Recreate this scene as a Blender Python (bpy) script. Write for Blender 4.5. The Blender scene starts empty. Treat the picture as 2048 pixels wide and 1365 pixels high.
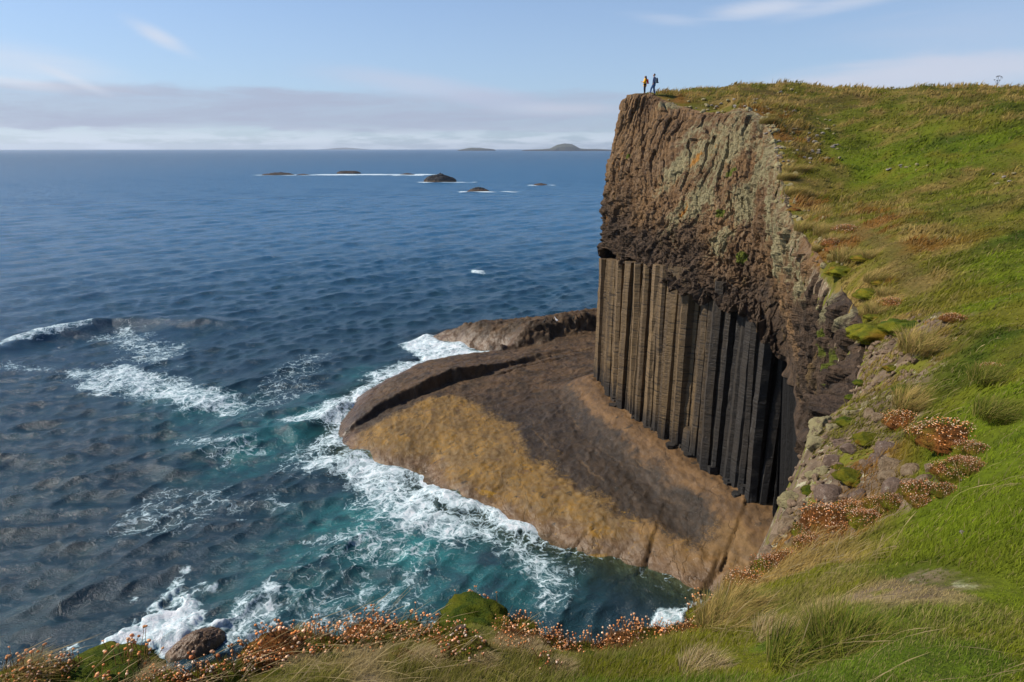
import bpy, bmesh, math, random
import numpy as np
from mathutils import Vector, Matrix
random.seed(7); rng = np.random.default_rng(7)
S = bpy.context.scene; COL = S.collection
# ------------------------------------------------------------------ camera model
F = 1308.5; PITCH = math.radians(16.4); CZ = 27.0
cp, sp = math.cos(PITCH), math.sin(PITCH)
def ray(px, py):
    a = (px-1024)/F; b = (682.5-py)/F
    return np.array([a, cp + b*sp, -sp + b*cp])
def PY(px, py, Y):
    d = ray(px, py); return d*(Y/d[1]) + np.array([0, 0, CZ])
def PZ(px, py, z=0.0):
    d = ray(px, py); return d*((z-CZ)/d[2]) + np.array([0, 0, CZ])
# ------------------------------------------------------------------ numpy noise
def _h(ix, iy, iz, seed):
    h = (ix.astype(np.uint32)*np.uint32(374761393) + iy.astype(np.uint32)*np.uint32(668265263)
         + iz.astype(np.uint32)*np.uint32(2147483647) + np.uint32((seed*974634777) & 0xffffffff))
    h = (h ^ (h >> np.uint32(13)))*np.uint32(1274126177)
    h = (h ^ (h >> np.uint32(16)))*np.uint32(2246822519)
    return ((h ^ (h >> np.uint32(15))) & np.uint32(0xffffff)).astype(np.float64)/0xffffff
def vn3(x, y, z, seed=0):
    xi, yi, zi = np.floor(x), np.floor(y), np.floor(z)
    f = [x-xi, y-yi, z-zi]; f = [t*t*t*(t*(t*6-15)+10) for t in f]
    xi, yi, zi = xi.astype(np.int64), yi.astype(np.int64), zi.astype(np.int64)
    r = 0
    for dx in (0, 1):
        wx = f[0] if dx else 1-f[0]
        for dy in (0, 1):
            wy = f[1] if dy else 1-f[1]
            for dz in (0, 1):
                wz = f[2] if dz else 1-f[2]
                r = r + wx*wy*wz*_h(xi+dx, yi+dy, zi+dz, seed)
    return r*2-1
def vn2(x, y, seed=0):
    xi, yi = np.floor(x), np.floor(y)
    fx, fy = x-xi, y-yi
    fx = fx*fx*fx*(fx*(fx*6-15)+10); fy = fy*fy*fy*(fy*(fy*6-15)+10)
    xi, yi = xi.astype(np.int64), yi.astype(np.int64); z0 = np.zeros_like(xi)
    return ((1-fx)*(1-fy)*_h(xi, yi, z0, seed)+fx*(1-fy)*_h(xi+1, yi, z0, seed)
            + (1-fx)*fy*_h(xi, yi+1, z0, seed)+fx*fy*_h(xi+1, yi+1, z0, seed))*2-1
def fbm2(x, y, o=4, seed=0, gain=.5):
    r = 0; a = 1; n = 0
    for i in range(o):
        r = r+a*vn2(x*2**i+17.3*i, y*2**i-9.1*i, seed+i); n += a; a *= gain
    return r/n
def fbm3(x, y, z, o=4, seed=0, gain=.5):
    r = 0; a = 1; n = 0
    for i in range(o):
        r = r+a*vn3(x*2**i+17.3*i, y*2**i-9.1*i, z*2**i+3.7*i, seed+i); n += a; a *= gain
    return r/n
def worley3(x, y, z, seed=0):
    xi, yi, zi = [np.floor(t).astype(np.int64) for t in (x, y, z)]
    f1 = np.full(x.shape, 9.); f2 = np.full(x.shape, 9.); cid = np.zeros(x.shape)
    for dx in (-1, 0, 1):
        for dy in (-1, 0, 1):
            for dz in (-1, 0, 1):
                a, b, c = xi+dx, yi+dy, zi+dz
                d = (a+_h(a, b, c, seed)-x)**2+(b+_h(a, b, c, seed+1)-y)**2+(c+_h(a, b, c, seed+2)-z)**2
                m = d < f1
                f2 = np.where(m, f1, np.minimum(f2, d)); cid = np.where(m, _h(a, b, c, seed+3), cid); f1 = np.where(m, d, f1)
    return np.sqrt(f1), np.sqrt(f2), cid
def sstep(a, b, x):
    t = np.clip((x-a)/(b-a), 0, 1); return t*t*(3-2*t)
def dist_line(P, L, param=False):
    best = np.full(len(P), 1e18); bt = np.zeros(len(P)); side = np.zeros(len(P)); acc = 0
    for i in range(len(L)-1):
        a, b = L[i], L[i+1]; d = b-a; ll = math.hypot(*d)+1e-9
        t = np.clip(((P-a)@d)/(ll*ll), 0, 1); q = P-a-t[:, None]*d
        dd = (q*q).sum(1); m = dd < best
        best = np.where(m, dd, best)
        if param:
            bt = np.where(m, acc+t*ll, bt)
            side = np.where(m, np.sign(d[0]*(P[:, 1]-a[1])-d[1]*(P[:, 0]-a[0])), side)
        acc += ll
    best = np.sqrt(best)
    return (best, bt/acc, side) if param else best
def inside(P, poly):
    r = np.zeros(len(P), bool); n = len(poly)
    for i in range(n):
        a, b = poly[i], poly[(i+1) % n]
        c = (a[1] > P[:, 1]) != (b[1] > P[:, 1])
        with np.errstate(divide='ignore', invalid='ignore'):
            xx = (b[0]-a[0])*(P[:, 1]-a[1])/(b[1]-a[1])+a[0]
        r ^= c & (P[:, 0] < xx)
    return r
def sd_poly(P, poly):
    poly = np.asarray(poly)
    d = dist_line(P, np.vstack([poly, poly[:1]])); return np.where(inside(P, poly), d, -d)
def pix(pts, z=0.0):
    return np.array([PZ(a, b, z)[:2] for a, b in pts])
def catmull(P, n):
    P = np.asarray(P, float); m = len(P); t = np.linspace(0, m-1, n); i = np.clip(t.astype(int), 0, m-2); f = (t-i)[:, None]
    p0, p1, p2, p3 = P[np.clip(i-1, 0, m-1)], P[i], P[i+1], P[np.clip(i+2, 0, m-1)]
    return .5*(2*p1+(p2-p0)*f+(2*p0-5*p1+4*p2-p3)*f*f+(3*p1-p0-3*p2+p3)*f**3)
# ------------------------------------------------------------------ mesh helpers
def np_mesh(name, V, faces, smooth=True):
    me = bpy.data.meshes.new(name); V = np.asarray(V, np.float32)
    me.vertices.add(len(V)); me.vertices.foreach_set('co', V.ravel())
    if not isinstance(faces, list): faces = [faces]
    faces = [np.asarray(f, np.int32) for f in faces if len(f)]
    idx = np.concatenate([f.ravel() for f in faces]); sizes = np.concatenate([np.full(len(f), f.shape[1], np.int32) for f in faces])
    st = np.concatenate([[0], np.cumsum(sizes)[:-1]]).astype(np.int32)
    me.loops.add(len(idx)); me.loops.foreach_set('vertex_index', idx)
    me.polygons.add(len(sizes)); me.polygons.foreach_set('loop_start', st)
    me.polygons.foreach_set('use_smooth', np.full(len(sizes), smooth))
    me.update(calc_edges=True); me.validate()
    return me
def attr(me, name, a):
    a = np.asarray(a, np.float32)
    if a.ndim == 1: me.attributes.new(name, 'FLOAT', 'POINT').data.foreach_set('value', a)
    else:
        if a.shape[1] == 3: a = np.hstack([a, np.ones((len(a), 1), np.float32)])
        me.attributes.new(name, 'FLOAT_COLOR', 'POINT').data.foreach_set('color', a.ravel())
def grid_faces(nu, nv):
    i = np.arange((nu-1)*nv).reshape(nu-1, nv)[:, :-1].ravel()
    return np.stack([i, i+nv, i+nv+1, i+1], 1)
def link(name, me, mat=None, parent=None, loc=None):
    o = bpy.data.objects.new(name, me); COL.objects.link(o)
    if mat is not None and me is not None and not me.materials: me.materials.append(mat)
    if parent is not None: o.parent = parent
    if loc is not None: o.location = loc
    return o
def tag(o, label=None, cat=None, group=None, kind=None):
    if label: o['label'] = label
    if cat: o['category'] = cat
    if group: o['group'] = group
    if kind: o['kind'] = kind
    return o
def empty(name, loc, rz=0.0):
    o = bpy.data.objects.new(name, None); COL.objects.link(o); o.location = loc; o.rotation_euler.z = rz
    o.empty_display_size = .05; return o
def copy_tree(o):
    c = o.copy(); COL.objects.link(c)
    for ch in list(o.children):
        k = copy_tree(ch); k.parent = c
    return c
# ------------------------------------------------------------------ node helper
class NT:
    def __init__(s, name):
        s.m = bpy.data.materials.new(name); s.m.use_nodes = True; s.t = s.m.node_tree; s.t.nodes.clear()
        s.out = s.n('ShaderNodeOutputMaterial')
    def n(s, typ, **kw):
        k = s.t.nodes.new(typ)
        for a, b in kw.items(): setattr(k, a, b)
        return k
    def put(s, sock, v):
        if isinstance(v, bpy.types.NodeSocket): s.t.links.new(v, sock)
        elif v is not None:
            if isinstance(v, (tuple, list)) and len(v) == 3 and sock.type == 'RGBA': v = (*v, 1)
            sock.default_value = v
    def math(s, op, a, b=None, c=None, clamp=False):
        k = s.n('ShaderNodeMath', operation=op); k.use_clamp = clamp
        for i, v in enumerate((a, b, c)): s.put(k.inputs[i], v)
        return k.outputs[0]
    def vmath(s, op, a, b=None):
        k = s.n('ShaderNodeVectorMath', operation=op); s.put(k.inputs[0], a); s.put(k.inputs[1], b); return k.outputs[0]
    def mix(s, f, a, b, mode='MIX'):
        k = s.n('ShaderNodeMix', data_type='RGBA', blend_type=mode); s.put(k.inputs[0], f); s.put(k.inputs[6], a); s.put(k.inputs[7], b); return k.outputs[2]
    def ramp(s, f, a, b, lo=0., hi=1.):
        k = s.n('ShaderNodeMapRange'); k.interpolation_type = 'SMOOTHSTEP'
        s.put(k.inputs[0], f); s.put(k.inputs[1], a); s.put(k.inputs[2], b); s.put(k.inputs[3], lo); s.put(k.inputs[4], hi); return k.outputs[0]
    def noise(s, vec, scale, detail=4., rough=.55, dist=0., col=False):
        k = s.n('ShaderNodeTexNoise'); s.put(k.inputs['Vector'], vec); k.inputs['Scale'].default_value = scale
        k.inputs['Detail'].default_value = detail; k.inputs['Roughness'].default_value = rough; k.inputs['Distortion'].default_value = dist
        return k.outputs['Color' if col else 'Fac']
    def voro(s, vec, scale, feature='F1', out='Distance'):
        k = s.n('ShaderNodeTexVoronoi', feature=feature); s.put(k.inputs['Vector'], vec); k.inputs['Scale'].default_value = scale; return k.outputs[out]
    def attr(s, name, col=False):
        k = s.n('ShaderNodeAttribute', attribute_name=name); return k.outputs['Color' if col else 'Fac']
    def pos(s, sc=None):
        p = s.n('ShaderNodeNewGeometry').outputs['Position']
        return s.vmath('MULTIPLY', p, sc) if sc else p
    def obj(s, sc=None):
        p = s.n('ShaderNodeTexCoord').outputs['Object']
        return s.vmath('MULTIPLY', p, sc) if sc else p
    def rand(s): return s.n('ShaderNodeObjectInfo').outputs['Random']
    def bump(s, h, strength=.5, dist=.05, normal=None):
        k = s.n('ShaderNodeBump'); k.inputs['Strength'].default_value = strength; k.inputs['Distance'].default_value = dist
        s.put(k.inputs['Height'], h); s.put(k.inputs['Normal'], normal); return k.outputs[0]
    def bsdf(s, col, rough=.8, normal=None, spec=.3, **kw):
        k = s.n('ShaderNodeBsdfPrincipled'); s.put(k.inputs['Base Color'], col); s.put(k.inputs['Roughness'], rough)
        s.put(k.inputs['Specular IOR Level'], spec); s.put(k.inputs['Normal'], normal)
        for a, b in kw.items(): s.put(k.inputs[a.replace('_', ' ')], b)
        return k.outputs[0]
    def done(s, sh): s.t.links.new(sh, s.out.inputs[0]); return s.m
def plain(name, col, rough=.7, var=.0, scale=20., spec=.3):
    t = NT(name); c = col
    if var:
        n = t.noise(t.obj(), scale, 3.); c = t.mix(n, tuple(x*(1-var) for x in col), tuple(min(1, x*(1+var)) for x in col))
    return t.done(t.bsdf(c, rough, spec=spec))
# ------------------------------------------------------------------ camera, light, sky
cam = bpy.data.cameras.new('camera'); cam.sensor_width = 36; cam.lens = F/2048*36; cam.clip_start = .05; cam.clip_end = 90000
co = bpy.data.objects.new('camera', cam); COL.objects.link(co); co.location = (0, 0, CZ); co.rotation_euler = (math.pi/2-PITCH, 0, 0); S.camera = co
S.view_settings.view_transform = 'Standard'; S.view_settings.look = 'None'; S.view_settings.gamma = 1; S.view_settings.exposure = 0.18
S.cycles.use_denoising = True; S.cycles.transparent_max_bounces = 8; S.cycles.max_bounces = 6; S.cycles.sample_clamp_direct = 6.; S.cycles.sample_clamp_indirect = 4.
SUN_AZ, SUN_EL = math.radians(-80), math.radians(40)      # azimuth from +Y towards +X
sd = Vector((math.sin(SUN_AZ)*math.cos(SUN_EL), math.cos(SUN_AZ)*math.cos(SUN_EL), math.sin(SUN_EL)))
sl = bpy.data.lights.new('sun', 'SUN'); sl.energy = 4.8; sl.angle = math.radians(.53); sl.color = (1, .91, .77)
so = bpy.data.objects.new('sun', sl); COL.objects.link(so); so.rotation_euler = sd.to_track_quat('Z', 'Y').to_euler(); so.location = (-60, 40, 90)
W = bpy.data.worlds.new('World'); S.world = W; W.use_nodes = True
class WT(NT):
    def __init__(s): s.t = W.node_tree; s.t.nodes.clear(); s.out = s.n('ShaderNodeOutputWorld')
w = WT()
sky = w.n('ShaderNodeTexSky', sky_type='NISHITA'); sky.sun_disc = False; sky.sun_elevation = SUN_EL; sky.sun_rotation = SUN_AZ
sky.altitude = 0; sky.air_density = 1.0; sky.dust_density = .6; sky.ozone_density = 2.0
d = w.n('ShaderNodeTexCoord').outputs['Generated']
sx = w.n('ShaderNodeSeparateXYZ'); w.put(sx.inputs[0], d)
az = w.math('ARCTAN2', sx.outputs[0], sx.outputs[1]); el = w.math('ARCSINE', sx.outputs[2])
def azel(px, py):
    r = ray(px, py); return math.atan2(r[0], r[1]), math.atan2(r[2], math.hypot(r[0], r[1]))
def cvec(sa, se, off=0.):
    k = w.n('ShaderNodeCombineXYZ'); w.put(k.inputs[0], w.math('MULTIPLY', az, sa)); w.put(k.inputs[1], w.math('MULTIPLY', el, se)); k.inputs[2].default_value = off; return k.outputs[0]
skyc = sky.outputs[0]
def blob(px, py, wx, wy, tilt=0.):
    a0, e0 = azel(px, py); da = w.math('SUBTRACT', az, a0); de = w.math('SUBTRACT', el, e0)
    c, s_ = math.cos(tilt), math.sin(tilt)
    u = w.math('ADD', w.math('MULTIPLY', da, c/(wx/F)), w.math('MULTIPLY', de, s_/(wx/F)))
    v = w.math('ADD', w.math('MULTIPLY', da, -s_/(wy/F)), w.math('MULTIPLY', de, c/(wy/F)))
    r2 = w.math('ADD', w.math('MULTIPLY', u, u), w.math('MULTIPLY', v, v))
    return w.math('EXPONENT', w.math('MULTIPLY', r2, -1.))
n1 = w.noise(cvec(7, 40), 1.0, 9., .66, .3); n2 = w.noise(cvec(3, 22, 5.), 1.6, 7., .62, .6); n3 = w.noise(cvec(9, 60, 9.), 1.5, 6., .6)
CU = 7.0   # cloud radiance in the sky texture's own units
skyc = w.mix(1., skyc, (.72, .90, 1.16), 'MULTIPLY')
base = w.mix(w.ramp(el, .0, .5, .55, .0), skyc, (CU*.66, CU*.84, CU*1.08))            # thin marine haze low in the sky
# stratus bank just over the horizon
e_n = w.math('ADD', el, w.math('MULTIPLY', w.math('SUBTRACT', n1, .5), .036))
azf = w.ramp(az, .02, .30, 1., .25)
bank = w.math('MULTIPLY', w.ramp(e_n, .020, .027), w.ramp(e_n, .070, .082, 1., 0.)); bank = w.math('MULTIPLY', bank, w.math('MULTIPLY', azf, .95))
low = w.math('MULTIPLY', w.ramp(n3, .40, .58), w.ramp(el, .006, .034, .95, 0.))
c1 = w.mix(w.math('MULTIPLY', bank, w.ramp(n2, .30, .62, .45, 1.)), base, (CU*.53, CU*.60, CU*.79))
c1 = w.mix(low, c1, (CU*.90, CU*1.02, CU*1.16))
def wisp(c, m, lo, hi, amt, col, n=n2):
    f = w.math('MULTIPLY', w.ramp(w.math('ADD', m, w.math('MULTIPLY', w.math('SUBTRACT', n, .5), .9)), lo, hi), amt, clamp=True)
    return w.mix(f, c, col)

WH = (CU*.92, CU*.96, CU*1.08); LAV = (CU*.70, CU*.78, CU*.98)
c1 = wisp(c1, blob(830, 172, 190, 26, -.12), .20, 1.15, .75, LAV)
c1 = wisp(c1, blob(1000, 200, 150, 30, -.1), .35, 1., .6, (CU*.64, CU*.73, CU*.94))
c1 = wisp(c1, blob(322, 76, 60, 17, -.45), .25, 1.3, .8, WH)
c1 = wisp(c1, blob(60, 130, 200, 40, -.15), .3, 1.3, .5, WH)
c1 = wisp(c1, blob(30, 165, 90, 14, -.1), .2, 1.3, .7, WH)
c1 = wisp(c1, blob(150, 162, 60, 10, -.4), .2, 1.3, .6, WH)
c1 = wisp(c1, blob(1520, 18, 110, 18, .05), .2, 1.25, .75, WH)
c1 = wisp(c1, blob(1340, 40, 80, 12, -.1), .15, 1.4, .4, WH)
c1 = wisp(c1, blob(1700, 5, 130, 16, .15), .2, 1.3, .5, WH)
c1 = wisp(c1, blob(1880, 150, 330, 38, .02), .3, .95, .85, (CU*.80, CU*.85, CU*1.00))
c1 = wisp(c1, blob(1950, 60, 330, 90, 0), .5, 1.3, .35, LAV)
c1 = wisp(c1, blob(1120, 218, 150, 16, 0), .2, 1.3, .4, WH)
bg = w.n('ShaderNodeBackground'); bg.inputs[1].default_value = .1; w.put(bg.inputs[0], c1)
w.t.links.new(bg.outputs[0], w.out.inputs[0])
# ------------------------------------------------------------------ rock shelf (height field)
WL = pix([(1195, 648), (1100, 655), (960, 664), (880, 672), (862, 677), (900, 688), (935, 697), (1005, 708), (905, 716), (832, 730), (800, 748), (762, 768), (716, 794), (704, 815), (690, 832), (680, 848),
          (683, 880), (700, 915), (770, 940), (848, 948), (872, 985), (910, 1008), (975, 1020), (1012, 1047), (1090, 1075), (1170, 1106), (1240, 1122), (1310, 1150), (1380, 1172), (1455, 1198)])
WLP = np.vstack([WL, [[WL[-1][0]+3, WL[-1][1]-3], [30, 26], [34, 110], [16, 104]]])
BASEPX = [(1187, 775), (1212, 803), (1237, 833), (1286, 873), (1338, 906), (1385, 942), (1456, 987), (1475, 1008), (1535, 1028), (1562, 1022)]
BZ = 3.2
BASE = np.array([PZ(a, b, BZ)[:2] for a, b in BASEPX])
BASE = np.vstack([[[BASE[0][0]+5.5, BASE[0][1]+4.5]], BASE, [[BASE[-1][0]+1.5, BASE[-1][1]-3], [BASE[-1][0]+2.0, BASE[-1][1]-9]]])
L1 = pix([(676, 862), (720, 846), (760, 830), (830, 806), (905, 780), (960, 770), (1010, 752), (1090, 728), (1180, 706)], 1.0)
L2 = pix([(846, 676), (900, 690), (940, 699), (1003, 709), (1060, 701), (1130, 690), (1200, 681)], .6)
CR = [pix([(1170, 1150), (1230, 1122), (1290, 1110), (1312, 1062)], 1.2), pix([(1060, 1080), (1130, 1085), (1180, 1060)], .8), pix([(1395, 1140), (1440, 1105), (1480, 1055), (1500, 1030)], 2.2),
      pix([(1000, 760), (1080, 735), (1150, 722)], 1.6), pix([(1060, 720), (1130, 708), (1180, 700)], 2.2)]
def shelf_h(P):
    x, y = P[:, 0], P[:, 1]
    wob = fbm2(x*.35, y*.35, 4, 11)
    d = sd_poly(P, WLP)+.5*fbm2(x*.6, y*.6, 4, 5)*.6
    db = dist_line(P, BASE)
    h = np.where(d > 0, 2.3*(1-np.exp(-np.maximum(d, 0)/4.2)), np.maximum(.38*d, -7))
    h += np.where(d > 0, 1, .3)*.22*wob*np.clip(np.abs(d)/1.5, 0, 1)
    h += 1.5*sstep(4.2, .3, db)+.4*sstep(9, 2, db)
    dl, t, s = dist_line(P, L1, True); sg = dl*s
    hh = np.interp(t, [0, .25, .4, .5, .62, .8, 1], [.5, .95, 1.5, 1.2, .42, .22, .1])
    h += hh*sstep(-.30, .30, sg+.2*fbm2(x*1.2, y*1.2, 3, 3))*np.exp(-np.maximum(sg, 0)/5.)*sstep(.0, .05, t+.02)*sstep(-1.5, 2., d)
    h -= .25*np.exp(-((sg+.5)/.8)**2)*sstep(0, .2, t)*sstep(1, .7, t)*(d > .3)
    dl, t, s = dist_line(P, L2, True); sg = dl*s
    ed = np.interp(x, [-8, -6, 0, 9], [.5, .75, 1., 1.15])
    far = (y > 70)*1.
    h += far*1.9*ed*sstep(-1.3, 1.2, sg+1.3*fbm2(x*.45, y*.6, 4, 8))*np.exp(-np.maximum(sg-2, 0)/6.)*sstep(-.5, 3., d)
    h += far*(.38*fbm2(x*.55, y*1.3, 4, 71)+.22*np.abs(fbm2(x*1.3, y*2.2, 4, 72)))*sstep(-.4, .6, sg)*sstep(.5, 3, d)
    h += far*.4*sstep(1.2, 2.2, sg+.6*fbm2(x*.5, y*.9, 4, 18))*sstep(1.5, 4., d)
    for L in CR:
        dl, t, s = dist_line(P, L, True); q = dl+.35*fbm2(x*.9, y*.9, 4, 9)
        h -= .22*np.exp(-(q/.12)**2)*sstep(-.5, .1, fbm2(x*.9, y*.9, 2, 14))*sstep(0, .1, t)*sstep(1, .9, t)
        h += .16*np.exp(-dl/1.2)*(s > 0)
    q = (wob*.9+.12*fbm2(x*.8, y*.8, 3, 51))*3.+.2*d
    h += .07*sstep(.5, .85, q-np.floor(q))*sstep(.6, 1.8, d)
    r = fbm2(x*.55+y*.15, y*.9, 5, 21)
    h += .10*np.abs(r)*(d > .3)+.05*fbm2(x*2.3, y*2.3, 4, 31)
    # bedding ledges running up the dark upper platform
    ph = (y*.9-x*.35)*.5+1.2*fbm2(x*.16, y*.22, 4, 41)
    h += .13*(ph-np.floor(ph))**3*sstep(54, 64, y)*sstep(2., 4., d)
    return h, d, db
gx = np.arange(-19, 30, .13); gy = np.arange(27, 104, .14)
X, Y = np.meshgrid(gx, gy, indexing='ij'); P = np.stack([X.ravel(), Y.ravel()], 1)
h, dsh, dbase = shelf_h(P)
OCH = pix([(684, 862), (770, 838), (860, 812), (900, 806), (960, 828), (1025, 866), (1060, 922), (1130, 972), (1180, 998), (1250, 1036), (1330, 1066), (1385, 1092), (1425, 1086), (1455, 1066), (1500, 1052), (1570, 1060), (1560, 1260), (1450, 1280), (1000, 1180), (600, 960)], 1.4)
och = sd_poly(P, OCH)
me = np_mesh('shelf', np.stack([P[:, 0], P[:, 1], h], 1), grid_faces(len(gx), len(gy)))
attr(me, 'ochre', och); attr(me, 'base', dbase); attr(me, 'wet', dsh)
t = NT('shelf_rock'); p = t.pos(); n = t.noise(p, .5, 7., .62); nf = t.noise(p, 3., 6., .65); nvf = t.noise(p, 14., 5., .7)
pst = t.pos((1.2, .5, 1.)); nst = t.noise(pst, 1.6, 6., .6, .4)
sep = t.n('ShaderNodeSeparateXYZ'); t.put(sep.inputs[0], p); zz = sep.outputs[2]; yy = sep.outputs[1]; xx = sep.outputs[0]
dark = t.mix(t.ramp(nst, .35, .7), (.028, .020, .013), (.062, .041, .024))
brown = t.mix(t.ramp(nf, .35, .7), (.10, .060, .034), (.19, .115, .062))
och_c = t.mix(t.ramp(n, .35, .65), (.135, .077, .022), (.265, .142, .022)); och_c = t.mix(t.ramp(nf, .4, .68), och_c, (.20, .135, .060))
och_c = t.mix(t.ramp(t.noise(p, 1.1, 5., .7), .58, .7, 0., .65), och_c, (.10, .055, .045))
upper = t.mix(t.ramp(yy, 58., 67.), dark, t.mix(t.ramp(n, .35, .62), (.044, .029, .015), (.102, .060, .028)))
fo = t.ramp(t.math('ADD', t.attr('ochre'), t.math('ADD', t.math('MULTIPLY', t.math('SUBTRACT', n, .5), 3.), t.math('ADD', t.math('MULTIPLY', t.math('SUBTRACT', nf, .5), 2.5), t.math('MULTIPLY', t.math('SUBTRACT', nvf, .5), 2.6)))), -.65, .55)
fo = t.math('MULTIPLY', fo, t.ramp(nvf, .30, .46, .55, 1.))
och_c = t.mix(t.ramp(t.math('ADD', xx, t.math('MULTIPLY', n, 4.)), 8.5, 13., 0., .75), och_c, t.mix(t.ramp(nst, .3, .7), (.135, .076, .028), (.225, .128, .050)))
c = t.mix(fo, upper, och_c)
fb = t.ramp(t.math('ADD', t.attr('base'), t.math('MULTIPLY', t.math('SUBTRACT', n, .5), 4.5)), 1.7, 2.7, 1., 0.)
c = t.mix(t.math('MULTIPLY', fb, .92), c, t.mix(t.ramp(nst, .3, .7), (.090, .050, .021), (.175, .098, .040)))
# brown near the tide line all round, drips of yellow lichen in the dark zone
fw = t.ramp(t.math('ADD', t.attr('wet'), t.math('MULTIPLY', t.math('SUBTRACT', n, .5), 3.)), .5, 2.2, 1., 0.)
c = t.mix(t.math('MULTIPLY', fw, .75), c, brown)
lv = t.n('ShaderNodeCombineXYZ'); t.put(lv.inputs[0], t.math('ADD', t.math('MULTIPLY', t.attr('base'), 1.5), t.math('MULTIPLY', n, 2.2))); t.put(lv.inputs[1], t.math('MULTIPLY', yy, .10)); lay = t.noise(lv.outputs[0], 1.2, 6., .65)
c = t.mix(t.ramp(lay, .42, .64, 0., .55), c, t.mix(.55, c, (.022, .016, .011))); c = t.mix(t.ramp(lay, .28, .42, .30, 0.), c, (.25, .155, .070))
yl = t.math('MULTIPLY', t.ramp(t.noise(t.pos((1., 1.6, 1.)), .42, 5., .7, .5), .60, .68), t.ramp(t.attr('base'), 3.2, 5.5)); c = t.mix(t.math('MULTIPLY', yl, t.ramp(yy, 58, 50)), c, (.28, .15, .012))
c = t.mix(t.math('MULTIPLY', t.ramp(nvf, .66, .74), .55), c, (.02, .017, .015)); c = t.mix(t.math('MULTIPLY', t.ramp(t.noise(p, 5.5, 3.), .72, .76), .5), c, (.42, .38, .32))
c = t.mix(t.ramp(t.math('ADD', zz, t.math('MULTIPLY', nf, .5)), -.1, .55, .75, 0.), c, (.045, .040, .018))
vw = t.vmath('ADD', t.pos((.9, .45, 0.)), t.vmath('MULTIPLY', t.noise(p, .8, 5., .6, col=True), (1.6, 1.6, 0.)))
crk = t.math('MULTIPLY', t.ramp(t.voro(vw, .55, 'DISTANCE_TO_EDGE'), .0, .030, 1., 0.), t.ramp(n, .42, .58)); c = t.mix(t.math('MULTIPLY', crk, .38), c, (.015, .012, .010))
pud = t.ramp(t.noise(p, .9, 3., .5), .66, .69); c = t.mix(t.math('MULTIPLY', pud, t.ramp(nf, .4, .6, .2, .8)), c, (.022, .022, .018))
rg = t.math('MULTIPLY', t.ramp(t.attr('wet'), .2, 3.5, .32, .72), t.ramp(nf, .35, .65, .75, 1.1))
hb = t.math('ADD', t.math('SUBTRACT', t.math('ADD', nf, t.math('MULTIPLY', lay, 1.3)), t.math('MULTIPLY', crk, .5)), t.math('ADD', t.math('MULTIPLY', nst, 1.2), t.math('MULTIPLY', nvf, .35)))
M_SHELF = t.done(t.bsdf(c, rg, t.bump(hb, .7, .075), .25))
o = link('rock_shelf', me, M_SHELF); tag(o, 'low sloping rock shelf with ochre weed below the columned cliff', 'rock', kind='structure')
# ------------------------------------------------------------------ sea
th = np.radians(np.concatenate([np.arange(-66, -48, .3), np.arange(-48, 22, .115), np.arange(22, 66, .3)]))
r1 = 10*np.exp(np.arange(0, math.log(17), .0042)); r2 = r1[-1]*np.exp(np.arange(.0055, math.log(800/r1[-1]), .0055)); r3 = r2[-1]*np.exp(np.arange(.011, math.log(20000/r2[-1]), .011)); rr = np.concatenate([r1, r2, r3])
T, R = np.meshgrid(th, rr, indexing='ij'); X = (np.sin(T)*R).ravel(); Y = (np.cos(T)*R).ravel(); RR = R.ravel()
P = np.stack([X, Y], 1)
sp_ = np.where(RR < r1[-1], np.maximum(RR*.0042, .1), np.where(RR < r2[-1], RR*.0055, RR*.011))
Z = np.zeros(len(X)); DX = np.zeros(len(X)); DY = np.zeros(len(X))
wr = np.random.default_rng(3)
lam = np.concatenate([np.exp(wr.uniform(math.log(.55), math.log(4.), 46)), np.exp(wr.uniform(math.log(4.), math.log(16), 16))])
ang0 = math.atan2(-.80, .60)
mod = .55+.45*sstep(-.5, .5, fbm2(X*.045, Y*.045, 3, 77))
near = RR < 1800
for L in lam:
    a = ang0+wr.normal(0, .55 if L < 4 else .35); k = 2*math.pi/L
    amp = .0088*L**.86*(1.0 if L > 4 else 1.3); fade = sstep(.42, .20, sp_/L)
    ph = k*(math.cos(a)*X+math.sin(a)*Y)+wr.uniform(0, 6.28)+.8*np.sin(X*.05+L)+.8*np.sin(Y*.06+2*L)
    Z += amp*fade*np.cos(ph); DX -= .8*amp*fade*math.cos(a)*np.sin(ph); DY -= .8*amp*fade*math.sin(a)*np.sin(ph)
shel = np.where((X > -45) & (X < 40) & (Y > 25) & (Y < 106), 1, 0).astype(bool)
depth = np.full(len(X), 9.); dsh = np.full(len(X), -60.)
hh, dd, _ = shelf_h(P[shel]); depth[shel] = -hh; dsh[shel] = dd
calm = sstep(.0, -9., dsh)*.6+.4
Z *= calm*(.6+.4*mod); 
foam = np.zeros(len(X)); turq = np.zeros(len(X)); lift = np.zeros(len(X))
def pz(pts, soft, val, arr, nz=1.5, ns=.4, z=0.):
    poly = pix(pts, z); lo, hi = poly.min(0)-soft*3-4, poly.max(0)+soft*3+4
    m = (X > lo[0]) & (X < hi[0]) & (Y > lo[1]) & (Y < hi[1])
    if not m.any(): return
    q = P[m]; s_ = sd_poly(q, poly)+nz*fbm2(q[:, 0]*ns, q[:, 1]*ns, 4, 55)
    arr[m] = np.maximum(arr[m], val*sstep(-soft, soft, s_))
pz([(135, 742), (250, 728), (330, 750), (420, 770), (500, 802), (440, 826), (330, 815), (230, 795), (150, 772)], 3., .70, foam, 3.)
pz([(190, 675), (260, 655), (390, 700), (330, 740), (250, 720)], 2.5, .50, foam, 2.5)
pz([(0, 698), (100, 666), (205, 650), (190, 662), (90, 684), (0, 705)], .8, .62, foam, .8)
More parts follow.
